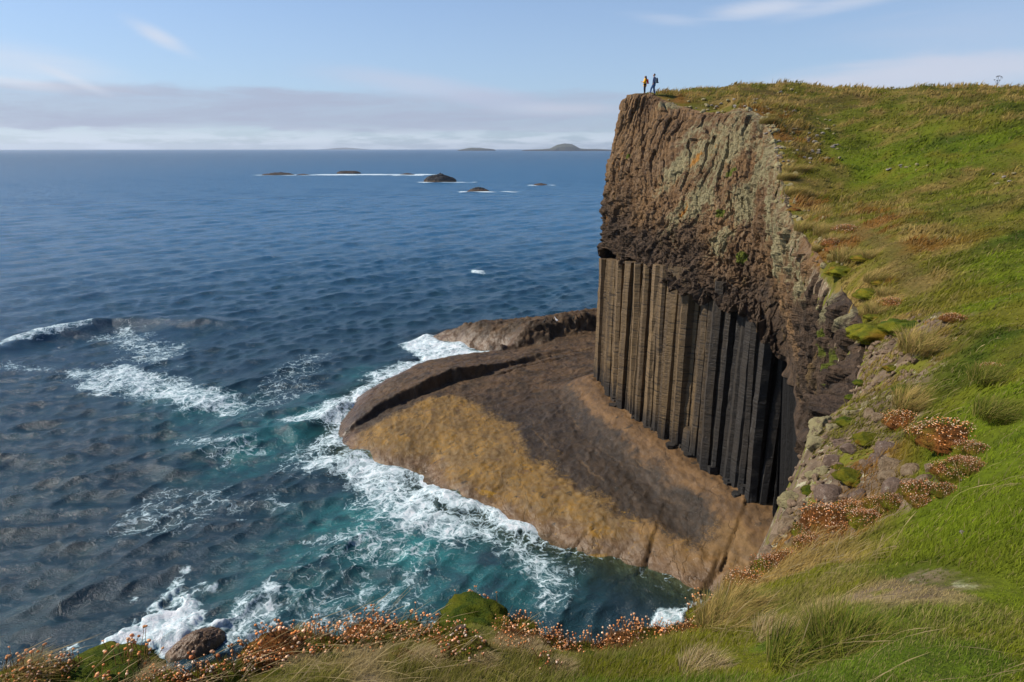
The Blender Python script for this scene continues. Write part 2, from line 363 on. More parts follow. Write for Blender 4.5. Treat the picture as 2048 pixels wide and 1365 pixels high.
pz([(0, 725), (120, 735), (120, 745), (0, 745)], 1.5, .48, foam, 1.)
pz([(540, 850), (600, 825), (690, 790), (740, 745), (800, 722), (880, 718), (760, 775), (716, 800), (700, 850), (690, 905), (620, 890), (660, 860)], 1.6, .72, foam, 2.)
pz([(590, 870), (690, 900), (780, 905), (850, 945), (880, 1000), (960, 1030), (1010, 1060), (1000, 1095), (900, 1085), (800, 1055), (710, 1015), (690, 970), (600, 930)], 2.2, .72, foam, 2.2)
pz([(800, 690), (855, 670), (930, 698), (1010, 706), (900, 718), (840, 728)], 1., .86, foam, 1.)
pz([(760, 745), (840, 722), (840, 735), (770, 770)], .8, .8, foam, 1.)
pz([(960, 1050), (1100, 1095), (1160, 1140), (1140, 1200), (1080, 1190), (980, 1110)], 2., .58, foam, 1.8)
pz([(600, 1080), (760, 1050), (900, 1090), (880, 1130), (760, 1130)], 2., .52, foam, 1.5)
pz([(370, 1148), (402, 1180), (388, 1212), (432, 1240), (425, 1268), (335, 1312), (215, 1312), (150, 1290), (260, 1255), (300, 1225), (310, 1188), (342, 1155)], 1.3, .94, foam, 2.2, 1.0)
pz([(430, 1270), (470, 1200), (545, 1165), (580, 1210), (560, 1300), (450, 1330)], .9, .62, foam, 1.2)
pz([(560, 1240), (650, 1220), (690, 1260), (560, 1300)], .8, .48, foam, 1.)
pz([(1275, 1248), (1320, 1222), (1410, 1200), (1400, 1222), (1340, 1262), (1285, 1278)], .35, .80, foam, .6, .8)
pz([(945, 1195), (990, 1215), (1040, 1250), (980, 1250)], .4, .7, foam, .6)
pz([(1040, 1200), (1130, 1180), (1150, 1230), (1080, 1250)], .8, .47, foam, 1.2)
pz([(380, 1010), (560, 985), (600, 1010), (450, 1050)], 1.5, .44, foam, 2.)
pz([(350, 880), (520, 870), (560, 900), (440, 940)], 1.5, .42, foam, 2.)
pz([(940, 541), (972, 543), (968, 550), (942, 549)], .8, .8, foam, .5)
pz([(700, 1000), (800, 1010), (940, 1085), (1040, 1110), (1030, 1150), (880, 1150), (700, 1120), (610, 1090), (600, 1050)], 3., .98, turq, 2.5, .3)
pz([(480, 860), (640, 800), (740, 740), (800, 730), (700, 800), (690, 870), (600, 900), (420, 950)], 4., .75, turq, 2.5, .3)
pz([(560, 1050), (640, 1080), (640, 1180), (420, 1230), (450, 1150)], 2.5, .38, turq, 2., .3)
pz([(680, 1130), (1000, 1130), (1080, 1230), (700, 1230)], 3., .38, turq, 2., .3)
pz([(300, 770), (480, 800), (560, 850), (520, 930), (360, 880)], 5., .5, turq, 2.5, .2)
pz([(600, 1000), (1000, 1060), (1120, 1120), (1100, 1220), (700, 1230), (480, 1180)], 4., .5, turq, 3., .25)
# surf along the shelf
edge = sstep(-2.6, -.2, dsh)*sstep(1.2, .3, dsh)
wside = sstep(30, 44, Y)*(.55+.5*vn2(X*.3, Y*.3, 91))
foam = np.maximum(foam, edge*np.where(X < 4, .80, .50)*np.where(Y < 42, .75, 1.)*np.clip(.6+wside*.5, 0, 1.05))
foam = np.maximum(foam, .35*sstep(.5, .8, vn2(X*.11, Y*.11, 23)*.5+.5)*(RR < 90)*(X > -30))
foam = np.where(foam > .3, foam+.06, foam)
m = foam > .95; Z += .22*sstep(.7, 1.1, foam)*(1+.6*fbm2(X*.5, Y*.5, 2, 61)+.5*fbm2(X*1.8, Y*1.8, 4, 64))+.09*sstep(.5, .9, foam)*fbm2(X*1.3, Y*1.3, 3, 62)
# run-up on the rock, breaking swell on the left, breaker at the shelf's tip
Z += np.where(dsh > -60, .28*sstep(-3, 0, dsh)*(.5+.9*vn2(X*.28, Y*.28, 67)), 0)
for pts, hgt, wd in (([(-120, 745), (0, 708), (100, 675), (230, 652), (330, 650), (560, 652)], 1.35, 2.4), ([(560, 880), (640, 850), (720, 800)], .8, 1.3), ([(300, 960), (430, 900), (560, 860)], .45, 1.8)):
    dl, tt, s_ = dist_line(P[RR < 200], pix(pts), True); sg = dl*s_
    Z[RR < 200] += hgt*np.exp(-(sg/np.where(sg > 0, wd*1.6, wd*.8))**2)*sstep(0, .15, tt)*sstep(1, .7, tt)
# white water round the skerries
SK = [(531, 349, 848, 'b'), (0, 0, 0, 'x')]
def farfoam(px0, px1, py, half, val):
    a, b = PZ(px0, py)[:2], PZ(px1, py)[:2]; m = (RR > 250) & (RR < 1200)
    dl, tt, _ = dist_line(P[m], np.array([a, b]), True)
    foam[m] = np.maximum(foam[m], val*sstep(half*1.5, half*.3, dl+half*.5*fbm2(X[m]*.06, Y[m]*.02, 3, 5)))
farfoam(525, 700, 350.5, 12, .9); farfoam(640, 848, 349.5, 16, .95); farfoam(842, 945, 365, 5, .95); farfoam(928, 1030, 384, 4, .95); farfoam(1060, 1104, 371, 3, .85); farfoam(770, 838, 351.5, 5, .9)
me = np_mesh('sea', np.stack([X+DX*calm*sstep(1., .7, foam), Y+DY*calm*sstep(1., .7, foam), Z], 1), grid_faces(len(th), len(rr)))
attr(me, 'foam', foam); attr(me, 'turq', turq); attr(me, 'depth', depth); attr(me, 'dist', RR)
t = NT('sea_water'); p = t.pos((1., 1., 0.)); nw = t.noise(p, .35, 4., .6, col=True)
wp = t.vmath('ADD', p, t.vmath('MULTIPLY', t.vmath('SUBTRACT', nw, (.5, .5, .5)), (3.2, 3.2, 0.)))
wp = t.vmath('ADD', wp, t.vmath('MULTIPLY', t.vmath('SUBTRACT', t.noise(p, 1.7, 4., .6, col=True), (.5, .5, .5)), (.9, .9, 0.)))
nn = t.noise(wp, 1.3, 8., .68); nb = t.noise(p, .22, 6., .6)
v1 = t.ramp(t.voro(wp, .95, 'DISTANCE_TO_EDGE'), 0., .13, 1., 0.); v2 = t.ramp(t.voro(wp, 2.3, 'DISTANCE_TO_EDGE'), 0., .16, 1., 0.)
lace = t.math('ADD', t.math('MULTIPLY', v1, .26), t.math('ADD', t.math('MULTIPLY', v2, .20), t.math('MULTIPLY', t.math('SUBTRACT', nn, .5), 1.2)))
lace = t.math('ADD', lace, t.math('MULTIPLY', t.math('SUBTRACT', nb, .5), .5))
ff = t.ramp(t.math('ADD', t.attr('foam'), lace), .56, 1.06)
dist = t.attr('dist')
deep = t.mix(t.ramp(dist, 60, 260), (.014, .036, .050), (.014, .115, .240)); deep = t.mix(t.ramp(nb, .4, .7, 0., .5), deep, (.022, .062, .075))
ft = t.math('MULTIPLY', t.attr('turq'), t.ramp(t.noise(wp, .5, 5., .6), .25, .7))
wc = t.mix(t.math('MULTIPLY', ft, .9), deep, (.028, .195, .19)); wc = t.mix(t.ramp(t.attr('foam'), .3, 1., 0., .35), wc, (.10, .27, .28))
rip = t.n('ShaderNodeMapping'); t.put(rip.inputs['Vector'], wp); rip.inputs['Rotation'].default_value = (0, 0, .65); rip.inputs['Scale'].default_value = (.8, 2.0, 1.)
bmp = t.bump(t.math('ADD', t.noise(rip.outputs[0], 1.3, 7., .66), t.math('MULTIPLY', t.noise(p, 5.5, 4., .6), .2)), .55, .34)
far_b = t.n('ShaderNodeBump'); far_b.inputs['Distance'].default_value = 1.; t.put(far_b.inputs['Height'], t.noise(t.pos((.7, 1., 0.)), .17, 9., .74)); t.put(far_b.inputs['Strength'], t.ramp(dist, 45, 260, 0., 1.)); t.put(far_b.inputs['Distance'], t.ramp(dist, 90, 3000, 1.5, 14.)); t.put(far_b.inputs['Normal'], bmp)
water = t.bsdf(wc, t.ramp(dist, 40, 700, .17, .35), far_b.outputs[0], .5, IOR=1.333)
fo_n = t.bump(t.math('ADD', nn, t.math('MULTIPLY', t.noise(wp, 4., 6., .7), .6)), .8, .25)
fm = t.bsdf(t.mix(t.ramp(t.math('ADD', t.attr('foam'), lace), .8, 1.5), (.50, .64, .67), (.86, .88, .89)), .75, fo_n, .2)
tr = t.n('ShaderNodeBsdfTransparent'); tr.inputs[0].default_value = (.62, .78, .66, 1)
ms = t.n('ShaderNodeMixShader'); t.put(ms.inputs[0], t.ramp(t.attr('depth'), -.1, 1.9, .12, 1.)); t.put(ms.inputs[1], tr.outputs[0]); t.put(ms.inputs[2], water)
ms2 = t.n('ShaderNodeMixShader'); t.put(ms2.inputs[0], ff); t.put(ms2.inputs[1], ms.outputs[0]); t.put(ms2.inputs[2], fm)
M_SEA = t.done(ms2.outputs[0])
o = link('sea', me, M_SEA); o['kind'] = 'structure'
bm_ = np_mesh('seabed', [[-90, 5, -9], [90, 5, -9], [90, 160, -9], [-90, 160, -9]], np.array([[0, 1, 2, 3]])); o = link('seabed', bm_, plain('seabed_rock', (.02, .03, .03))); o['kind'] = 'structure'
# ------------------------------------------------------------------ land: edge, height field
EDGE = [(1255, 190, 66), (1300, 189, 65), (1330, 204, 63), (1390, 221, 60), (1440, 226, 57), (1480, 217, 54.5), (1520, 233, 51), (1550, 290, 45), (1562, 360, 38), (1580, 430, 31), (1612, 478, 26), (1640, 520, 22.5),
        (1668, 556, 20), (1690, 590, 18), (1714, 620, 16), (1725, 655, 14.2), (1722, 720, 12.2), (1700, 800, 10.2), (1628, 850, 8.9), (1618, 900, 8.2), (1585, 975, 7.4), (1552, 1040, 6.6), (1535, 1090, 5.8), (1530, 1130, 5.1), (1462, 1182, 4.2), (1400, 1222, 3.7), (1345, 1255, 3.4),
        (1250, 1283, 3.15), (1135, 1288, 3.1), (1040, 1245, 3.3), (985, 1222, 3.5), (940, 1203, 3.65), (905, 1215, 3.55), (865, 1245, 3.3), (820, 1258, 3.15), (700, 1255, 3.1), (650, 1270, 3.0), (560, 1276, 2.95), (500, 1305, 2.75), (440, 1340, 2.55), (350, 1356, 2.46),
        (270, 1340, 2.55), (215, 1324, 2.64), (140, 1332, 2.6), (60, 1350, 2.5), (-60, 1356, 2.46)]
E3 = np.array([PY(*e) for e in EDGE])
LAND = np.vstack([E3[:, :2], [[-4.5, 2.6], [-7, 2.0], [-11, 0], [-14, -12], [130, -12], [130, 150], [60, 140], [34, 112], [22, 92], [16, 80], [13.2, 71]]])
CT = [PY(*c) for c in [(1800, 1300, 2.15), (2000, 1200, 2.55), (2040, 1000, 3.7), (1750, 1110, 3.9), (1900, 985, 4.7), (1930, 885, 5.9), (1820, 860, 7.2), (1760, 950, 6.6), (1700, 1010, 6.2), (1640, 1010, 6.6), (2030, 800, 6.2), (1850, 660, 11), (2000, 610, 11), (1780, 500, 19), (1900, 500, 18), (2040, 480, 17),
       (1660, 385, 36), (1800, 385, 32), (2000, 385, 26), (1700, 292, 46), (1850, 262, 44), (2000, 262, 38), (1600, 205, 60), (1440, 180, 69), (1560, 173, 72), (1650, 182, 68), (1750, 192, 62), (1830, 186, 58), (1900, 195, 54), (2048, 195, 48), (2200, 198, 42), (1360, 188, 67),
       (1500, 1280, 3.0), (1300, 1340, 2.65), (1100, 1340, 2.7), (940, 1290, 2.95), (800, 1330, 2.7), (600, 1350, 2.55), (250, 1362, 2.45), (1650, 1180, 3.5)]]
CT += [np.array(c, float)+[0, 0, CZ] for c in [(18, 90, 4.5), (40, 110, 4), (80, 120, 3), (60, 75, 4.2), (75, 40, 2.5), (50, 28, 1.2), (60, 0, -.6), (25, 8, -1.3), (10, 2, -1.7), (0, 0, -1.72), (3.2, .5, -1.75), (-4, 0, -1.95), (6, 3, -1.95), (10, -10, -1.4), (-8, -8, -1.8), (-6, 2, -2.3), (14, 82, 3.5)]]
CT = np.array(CT); CTL = np.vstack([E3, CT])
def _u(r2): return np.where(r2 > 1e-12, .5*r2*np.log(np.maximum(r2, 1e-12)), 0)
_wr = lambda p: np.stack([p[:, 0], p[:, 1]], 1)/np.maximum(1., np.sqrt((p**2).sum(1)+1.))[:, None]**.45   # compress distance so near detail counts
_A = _wr(CTL[:, :2]); _n = len(_A)
_K = _u(((_A[:, None]-_A[None])**2).sum(2))+np.eye(_n)*.0006
_M = np.zeros((_n+3, _n+3)); _M[:_n, :_n] = _K; _M[:_n, _n:] = np.hstack([np.ones((_n, 1)), _A]); _M[_n:, :_n] = _M[:_n, _n:].T
_C = np.linalg.solve(_M, np.concatenate([CTL[:, 2], np.zeros(3)]))
def tps(P):
    q = _wr(P); out = np.zeros(len(q))
    for i in range(0, len(q), 20000):
        b = q[i:i+20000]; out[i:i+20000] = _u(((b[:, None]-_A[None])**2).sum(2))@_C[:_n]+_C[_n]+b@_C[_n+1:]
    return out
def ground(P, full=False):
    P = np.asarray(P, float).reshape(-1, 2); x, y = P[:, 0], P[:, 1]
    s_ = sd_poly(P, LAND); r = np.hypot(x, y)
    a = np.clip(.018+.0062*r, 0, .30)
    z = tps(P)
    z += a*(fbm2(x*.55, y*.55, 3, 101)*1.1+.5*np.abs(fbm2(x*1.5, y*1.5, 2, 102)))*sstep(-.1, .6+.02*r, s_)
    z += np.clip(.012+.004*r, 0, .05)*fbm2(x*3.1, y*3.1, 2, 103)+sstep(12, 35, r)*sstep(0, 2.5, s_)*(.34*fbm2(x*.28, y*.28, 3, 107)+.20*np.abs(fbm2(x*.75, y*.75, 3, 108)))
    promo = sstep(4.2, 5., y)*sstep(14, 11, y)*sstep(2.6, .6, s_)
    z += promo*(.16*fbm2(x*1.6, y*1.6, 4, 104)+.05*fbm2(x*6, y*6, 3, 105))
    z -= .05*sstep(.3, 0, s_)*sstep(0, .02, s_+.02)
    o_ = np.maximum(-s_, 0); z -= o_*3.6+.06*(o_ > 0)+np.where(o_ > .2, .35*fbm2(x*1.2, y*1.2+z*.6, 4, 106)*np.clip(o_, 0, 1), 0)
    return (z, s_) if full else z
# veg zones: colour of the sward at a point
def vegcol(P, s_, jit=None):
    x, y = P[:, 0], P[:, 1]; r = np.hypot(x, y); n = len(x)
    a = fbm2(x*.23, y*.23, 4, 201); b = fbm2(x*.9+3, y*.9, 4, 202); c = fbm2(x*.07, y*.07, 3, 203); d_ = fbm2(x*2.6, y*2.6, 3, 204)
    G1 = np.array([.135, .182, .008]); G2 = np.array([.046, .082, .005]); OL = np.array([.150, .140, .018]); TAN = np.array([.35, .235, .075]); RU = np.array([.24, .085, .018]); YM = np.array([.165, .150, .010]); BR = np.array([.12, .075, .028])
    mx = lambda A, B, f: A*(1-f[:, None])+B*f[:, None]
    col = mx(np.tile(G1, (n, 1)), np.tile(G2, (n, 1)), sstep(-.16, .34, a+.4*d_+.5*fbm2(x*.42+5, y*.8, 3, 211)))
    col = mx(col, np.tile(np.array([.215, .175, .022]), (n, 1)), .6*sstep(.05, .4, fbm2(x*.36+2, y*.55, 4, 212)))
    far = sstep(17, 42, r)*sstep(-.45, .2, c+.4*(tps(P)-CZ)/5)                        # tops of the hill: olive and dry
    col = mx(col, np.tile(OL, (n, 1)), np.clip(.25*sstep(-.1, .4, b)+far*.85, 0, 1))
    col = mx(col, np.tile(TAN, (n, 1)), np.clip(far*.85*sstep(-.08, .3, b+.3*a), 0, 1))
    col = mx(col, np.tile(BR, (n, 1)), np.clip(far*.6*sstep(.18, .45, fbm2(x*.3+9, y*.3, 4, 205)), 0, 1))
    wb = np.clip(.5+.13*r, 0, 5.0)*(1+.5*a); wb = np.where((y < 4.3) & (x < 2.2), 2.6, wb)
    e = sstep(wb, wb*.45, s_)
    band = mx(np.tile(OL, (n, 1)), np.tile(TAN, (n, 1)), sstep(-.2, .35, b)); band = mx(band, np.tile(YM, (n, 1)), sstep(.05, .35, d_)*.8); band = mx(band, np.tile(RU, (n, 1)), .75*sstep(.16, .4, fbm2(x*.6, y*.6, 3, 206)))
    near = (y < 4.3) & (x < 2.4)
    band = np.where(near[:, None], mx(mx(mx(np.tile(np.array([.105, .160, .012]), (n, 1)), np.tile(np.array([.19, .175, .035]), (n, 1)), sstep(-.1, .4, b)), np.tile(np.array([.17, .175, .010]), (n, 1)), .9*sstep(.02, .25, fbm2(x*1.9+7, y*1.9, 3, 208))), np.tile(np.array([.36, .27, .13]), (n, 1)), .9*sstep(.05, .28, fbm2(x*1.3, y*1.3, 3, 207))), band)
    col = mx(col, band, e*.92)
    # sheep path
    pth = dist_line(P, np.array([PY(*c)[:2] for c in [(1690, 415, 27), (1740, 445, 23), (1790, 495, 19), (1850, 545, 15)]]))
    col = mx(col, np.tile(np.array([.16, .12, .035]), (n, 1)), .7*sstep(.45, .1, pth))
    return col, e, pth
# ground surface sheet
rr = np.concatenate([np.linspace(.25, .95, 12), np.exp(np.arange(0, math.log(150), .0105))]); th = np.radians(np.arange(-150, 151, .42))
T, R = np.meshgrid(th, rr, indexing='ij'); P = np.stack([(np.sin(T)*R).ravel(), (np.cos(T)*R).ravel()], 1)
P[R.ravel() < .26] = 0
z, s_ = ground(P, True)
lim = -np.interp(P[:, 1], [8.6, 10], [8.2, .30]); lim = np.where(P[:, 0] < -1, -9, lim)
fa = grid_faces(len(th), len(rr)); keep = (s_[fa] > lim[fa]).all(1); fa = fa[keep]
used = np.unique(fa); mp = np.zeros(len(P), np.int64); mp[used] = np.arange(len(used)); fa = mp[fa]; P, z, s_ = P[used], z[used], s_[used]
me = np_mesh('ground', np.column_stack([P, z]), fa)
vc, e_, _ = vegcol(P, s_)
promo = sstep(4.3, 5.0, P[:, 1])*sstep(13.5, 11, P[:, 1])*sstep(1.9, .5, s_+.5*fbm2(P[:, 0]*.8, P[:, 1]*.8, 3, 301))
near_soil = ((P[:, 1] < 4.4) & (P[:, 0] < 2.4))*sstep(.1, .35, fbm2(P[:, 0]*1.3, P[:, 1]*1.3, 3, 207))*.5*sstep(2.8, 1., s_)
soil = np.clip(np.maximum.reduce([promo, near_soil, sstep(.12, -.25, s_)]), 0, 1)
attr(me, 'veg', vc*.8); attr(me, 'soil', soil)
t = NT('turf'); p = t.pos(); nf = t.noise(p, 9., 6., .65); nm = t.noise(p, 2.2, 5., .6); pb = t.noise(p, 40., 4., .6)
sc = t.mix(t.ramp(nm, .35, .65), (.11, .078, .050), (.22, .160, .105)); sc = t.mix(t.ramp(nf, .3, .5, .7, 0.), sc, (.075, .055, .042)); sc = t.mix(t.ramp(t.noise(p, 5., 6., .7), .56, .66, 0., .85), sc, (.42, .40, .26))
mo = t.ramp(t.noise(p, 1.7, 5., .62), .54, .60, 0., .9); sc = t.mix(mo, sc, (.13, .135, .012))
vg = t.mix(t.ramp(nf, .3, .7), t.mix(.5, t.attr('veg', True), (.02, .022, .004)), t.attr('veg', True))
c = t.mix(t.ramp(t.math('ADD', t.attr('soil'), t.math('MULTIPLY', t.math('SUBTRACT', nf, .5), .5)), .35, .6), vg, sc)
M_TURF = t.done(t.bsdf(c, .95, t.bump(t.math('ADD', nf, t.math('MULTIPLY', pb, .4)), .8, .06), .1))
o = link('ground', me, M_TURF); o['kind'] = 'structure'
# ------------------------------------------------------------------ cliff
def base_x(pxr):   # plan ray from camera with x/y ratio pxr meets the column foot line
    for i in range(1, len(BASE)-2):
        a, b = BASE[i], BASE[i+1]; d = b-a; den = d[0]-pxr*d[1]
        if abs(den) < 1e-9: continue
        t_ = (pxr*a[1]-a[0])/den
        if -.02 <= t_ <= 1.02: return (a+d*t_)[1]
    return None
TOP = [(1255, 190, 66), (1300, 189, 65), (1330, 204, 63), (1390, 221, 60), (1440, 226, 57), (1480, 217, 54.5), (1520, 233, 51), (1550, 290, 45), (1562, 360, 38), (1580, 430, 31), (1612, 478, 26), (1640, 520, 22.5), (1668, 556, 20), (1690, 590, 18), (1725, 655, 14.2), (1722, 720, 12.2), (1705, 815, 10.4), (1705, 880, 9.0)]
RIM = [(1197, 505, None, .3), (1240, 528, None, .6), (1288, 552, None, 1.), (1338, 582, None, 1.5), (1388, 600, None, 1.7), (1440, 620, None, 1.9), (1490, 648, None, 2.), (1538, 690, None, 1.9), (1572, 742, 37, 0), (1592, 795, 32.5, 0), (1606, 915, 28.5, 0), (1602, 1030, 24.5, 0), (1618, 1060, 20.8, 0), (1634, 1050, 18.6, 0), (1668, 1030, 14.5, 0), (1676, 1010, 12.4, 0), (1670, 960, 10.4, 0), (1675, 1060, 9.1, 0)]
top = np.array([PY(*t_) for t_ in TOP]); rim = []
for a, b, Yd, ov in RIM:
    if Yd is None:
        r_ = ray(a, b); yb = base_x(r_[0]/r_[1]); Yd = (yb if yb else 65)-ov
    rim.append(PY(a, b, Yd))
rim = np.array(rim)
back_t = np.array([[24, 92, 29.], [17.5, 80, 31.5], [13.6, 71.5, 32.2]]); back_r = np.array([[24, 95, 14.], [15.5, 79, 14.3], [10.8, 70, 14.6]])
top = np.vstack([back_t, top]); rim = np.vstack([back_r, rim]); NS = len(top)
inw = np.array([[0, -1, 0], [.5, -.85, 0], [.75, -.6, 0]]+[[.96, .26, 0]]*10+[[.96, -.26, 0]]*8)
nu, nv = 900, 340
tc, rc, ic = catmull(top, nu), catmull(rim, nu), catmull(inw, nu); ust = np.linspace(0, NS-1, nu)
bulge = np.interp(ust, [0, 2, 3, 5, 7, 9, 11, 20], [.3, .4, .5, 1.0, .8, .5, .2, 0])
tt = np.linspace(0, 1, nv)
V = tc[:, None]*(1-tt)[None, :, None]+rc[:, None]*tt[None, :, None]
V += -ic[:, None]*(bulge[:, None]*np.sin(np.pi*np.clip(tt, 0, 1)**.8)[None])[..., None]
V[..., 2] += 0
# normals of the smooth sheet
du = np.gradient(V, axis=0); dv = np.gradient(V, axis=1); N = np.cross(dv, du); N /= np.linalg.norm(N, axis=2, keepdims=True)+1e-9
N = np.where((N*(-ic[:, None])).sum(2, keepdims=True) < 0, -N, N)
Q = V.reshape(-1, 3); tq = np.tile(tt, nu); uq = np.repeat(ust, nv)
arc = np.concatenate([[0], np.cumsum(np.linalg.norm(np.diff(V[:, nv//2], axis=0), axis=1))]); aq = np.repeat(arc, nv)
big = fbm3(Q[:, 0]*.28, Q[:, 1]*.28, Q[:, 2]*.22, 4, 401)
f1, f2, cid = worley3(Q[:, 0]*.8+.5*big, Q[:, 1]*.8, Q[:, 2]*.55, 402)
g1, g2, cid2 = worley3(Q[:, 0]*2.0+big, Q[:, 1]*2.0, Q[:, 2]*1.5, 412)
wav = aq+.8*np.sin(tq*4.+big*1.5)+.9*fbm3(Q[:, 0]*.2, Q[:, 1]*.2, Q[:, 2]*.16, 2, 405)
fl = np.abs(((wav/.54) % 1.)-.5)*2; fl2 = np.abs(((wav*1.0/.72+.37*np.floor(tq*5+big)) % 1.)-.5)*2
fi = np.floor(wav/.54).astype(np.int64); z0_ = np.zeros_like(fi); hz_ = _h(fi, z0_, z0_, 77); step = _h(fi, np.floor(Q[:, 2]*(.22+.3*hz_)+hz_*9+.25*big).astype(np.int64), z0_, 78)+.5*_h(fi, np.floor(Q[:, 2]*.9+hz_*5).astype(np.int64), z0_, 79)-.5
flute = sstep(.75, .35, tq)*sstep(.0, .05, tq)
lump = sstep(.25, .85, tq)
disp = .42*big+flute*(.14*(1-fl)+.46*step)+lump*(.50*(cid-.5)+.30*(.6-f1)+.45*fbm3(Q[:, 0]*.9, Q[:, 1]*.9, Q[:, 2]*.9, 4, 403)*1.1)
k1, k2, cid3 = worley3(Q[:, 0]*4.6+big, Q[:, 1]*4.6, Q[:, 2]*3.2, 432)
smo = 1-.72*flute*sstep(9.5, 7.5, uq)
disp += (.22*smo+.16*lump)*(cid2-.5)+(.13*smo+.08*lump)*(cid3-.5)-.10*sstep(.12, 0., g2-g1)*lump+.10*fbm3(Q[:, 0]*2.6, Q[:, 1]*2.6, Q[:, 2]*2.2, 4, 404)
disp -= .42*lump
disp *= (sstep(0, .03, tq)*.6+.4)*(1-.85*sstep(10., 11.2, uq)*sstep(.82, 1., tq))*(1-.6*sstep(8.6, 10, uq)*sstep(.6, .9, tq))
disp -= .4*sstep(.94, 1., tq)*vn2(aq*.9, aq*0, 409)
V2 = V+N*disp.reshape(nu, nv)[..., None]
V2[..., 2] += (sstep(.8, 1., tq)*(1-sstep(9.6, 10.8, uq))*(.8*fbm2(aq*.5, aq*0, 4, 410)+.55*vn2(aq*1.6, aq*0, 411))).reshape(nu, nv)
# tuck the upper edge under the turf, close the underside inwards and drop a back wall behind the columns
first = V2[:, :1]+ic[:, None]*1.6+np.array([0, 0, -.5]); kf = np.interp(ust, [9.4, 10.6], [1., .03])[:, None, None]; up = V2[:, -1:]+ic[:, None]*1.0*kf+np.array([0, 0, .35])*kf; up2 = V2[:, -1:]+ic[:, None]*3.5*kf+np.array([0, 0, .6])*kf; dn = V2[:, -1:]+ic[:, None]*3.8*np.maximum(kf, .45); dn[..., 2] = -2
V3 = np.concatenate([first, V2, up, up2, dn], 1); nv3 = nv+4
pad = lambda a: np.concatenate([a.reshape(nu, nv)[:, :1], a.reshape(nu, nv), np.repeat(a.reshape(nu, nv)[:, -1:], 3, 1)], 1).ravel()
me = np_mesh('cliff', V3.reshape(-1, 3), grid_faces(nu, nv3), smooth=False)
def blobs(Q, lst):
    v = np.zeros(len(Q))
    for a, b, Yd, ry, rz, val in lst:
        c_ = PY(a, b, Yd); v = np.maximum(v, val*np.exp(-((Q[:, 1]-c_[1])/ry)**2-((Q[:, 2]-c_[2])/rz)**2))
    return v
lich = blobs(Q, [(1390, 265, 57, 1.6, 2.5, .6), (1400, 330, 55.5, 1.3, 3.2, .85), (1440, 300, 54, 2.4, 3.4, .8), (1480, 300, 51, 2.6, 3.2, .85), (1410, 420, 52, 1.6, 2.8, .75), (1440, 400, 51, 2.5, 2.5, .8), (1500, 400, 46, 3., 2.2, .85), (1540, 340, 45, 2.8, 2.4, .95), (1480, 480, 46.5, 1.6, 1.6, .8), (1555, 430, 40, 3., 2.2, .9),
                 (1600, 500, 32, 3.2, 1.7, .95), (1640, 560, 25, 2.4, 1.1, .85), (1690, 612, 19, 1.8, .7, .8), (1610, 620, 32, 1.2, 1.6, .75), (1715, 640, 16, .8, .5, .7), (1340, 215, 62, 1., .8, .8)])
oran = blobs(Q, [(1412, 318, 54.5, .6, .9, .85), (1400, 420, 52, .5, .7, .9), (1450, 300, 53.5, .4, .5, .9), (1222, 330, 63, 1., 3., .45), (1200, 450, 63, 1.2, 2., .5)])
gre = blobs(Q, [(1480, 350, 49, .5, .4, 1.), (1470, 425, 48, .45, .35, 1.), (1230, 315, 62, .25, .25, 1.), (1500, 510, 44, .5, .4, 1.), (1580, 660, 34, .5, .35, .9), (1605, 690, 32, .6, .4, .9), (1560, 570, 38, .4, .3, .8), (1700, 740, 17, .8, .6, 1.), (1690, 690, 18.5, .8, .5, .9)])
tl = np.clip(sstep(6.5, 8., uq)*sstep(13.6, 12.6, uq)*sstep(.42, .12, tq)*.62, 0, 1); lich = np.maximum(lich, tl)
drk_shade = np.clip(np.maximum(sstep(.45, .95, tq+.25*big), 1.3*sstep(11.6, 14.2, uq)*sstep(.02, .36, tq+.1*big+.45*sstep(13.5, 15., uq))), 0, 1.3)  # dark basalt plus painted shade, toward the overhanging rim and on the near wall
attr(me, 'lichen', pad(lich)); attr(me, 'orange', pad(oran)); attr(me, 'moss', pad(gre)); drk_shade = pad(drk_shade).reshape(nu, nv3); drk_shade[:, -3:] = 2.4; drk_shade = drk_shade.ravel(); attr(me, 'dark', drk_shade); attr(me, 'cav', pad(np.clip(f1*.8, 0, 1)))
t = NT('cliff_rock'); p = t.pos(); ps = t.pos((1., 1., .35)); nb = t.noise(ps, .45, 6., .6); nf = t.noise(p, 2.6, 7., .66); ns = t.noise(t.pos((1., 1., .14)), 2.4, 6., .65); nv_ = t.noise(p, 9., 5., .7)
c = t.mix(t.ramp(nb, .32, .68), (.122, .067, .029), (.232, .134, .058)); c = t.mix(t.ramp(ns, .42, .7, 0., .6), c, (.26, .185, .115)); c = t.mix(t.ramp(nf, .28, .5, .7, 0.), c, (.060, .042, .034))
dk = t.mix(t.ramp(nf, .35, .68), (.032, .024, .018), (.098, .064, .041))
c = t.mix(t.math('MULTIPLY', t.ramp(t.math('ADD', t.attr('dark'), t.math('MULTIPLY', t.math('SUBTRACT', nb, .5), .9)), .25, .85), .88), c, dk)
c = t.mix(t.ramp(t.noise(ps, 1.1, 5., .6), .58, .72, 0., .4), c, (.21, .135, .045)); c = t.mix(t.ramp(t.attr('dark'), 1.35, 1.9), c, (.010, .009, .008))  # rock below the rim painted near-black to stand for shade in the hollow
lc = t.mix(t.ramp(nv_, .35, .7), (.19, .165, .080), (.37, .335, .19))
lf = t.math('ADD', t.attr('lichen'), t.math('ADD', t.math('MULTIPLY', t.math('SUBTRACT', ns, .5), 1.3), t.math('MULTIPLY', t.math('SUBTRACT', nf, .5), 1.0)))
c = t.mix(t.math('MULTIPLY', t.ramp(lf, .42, .76), .82), c, lc)
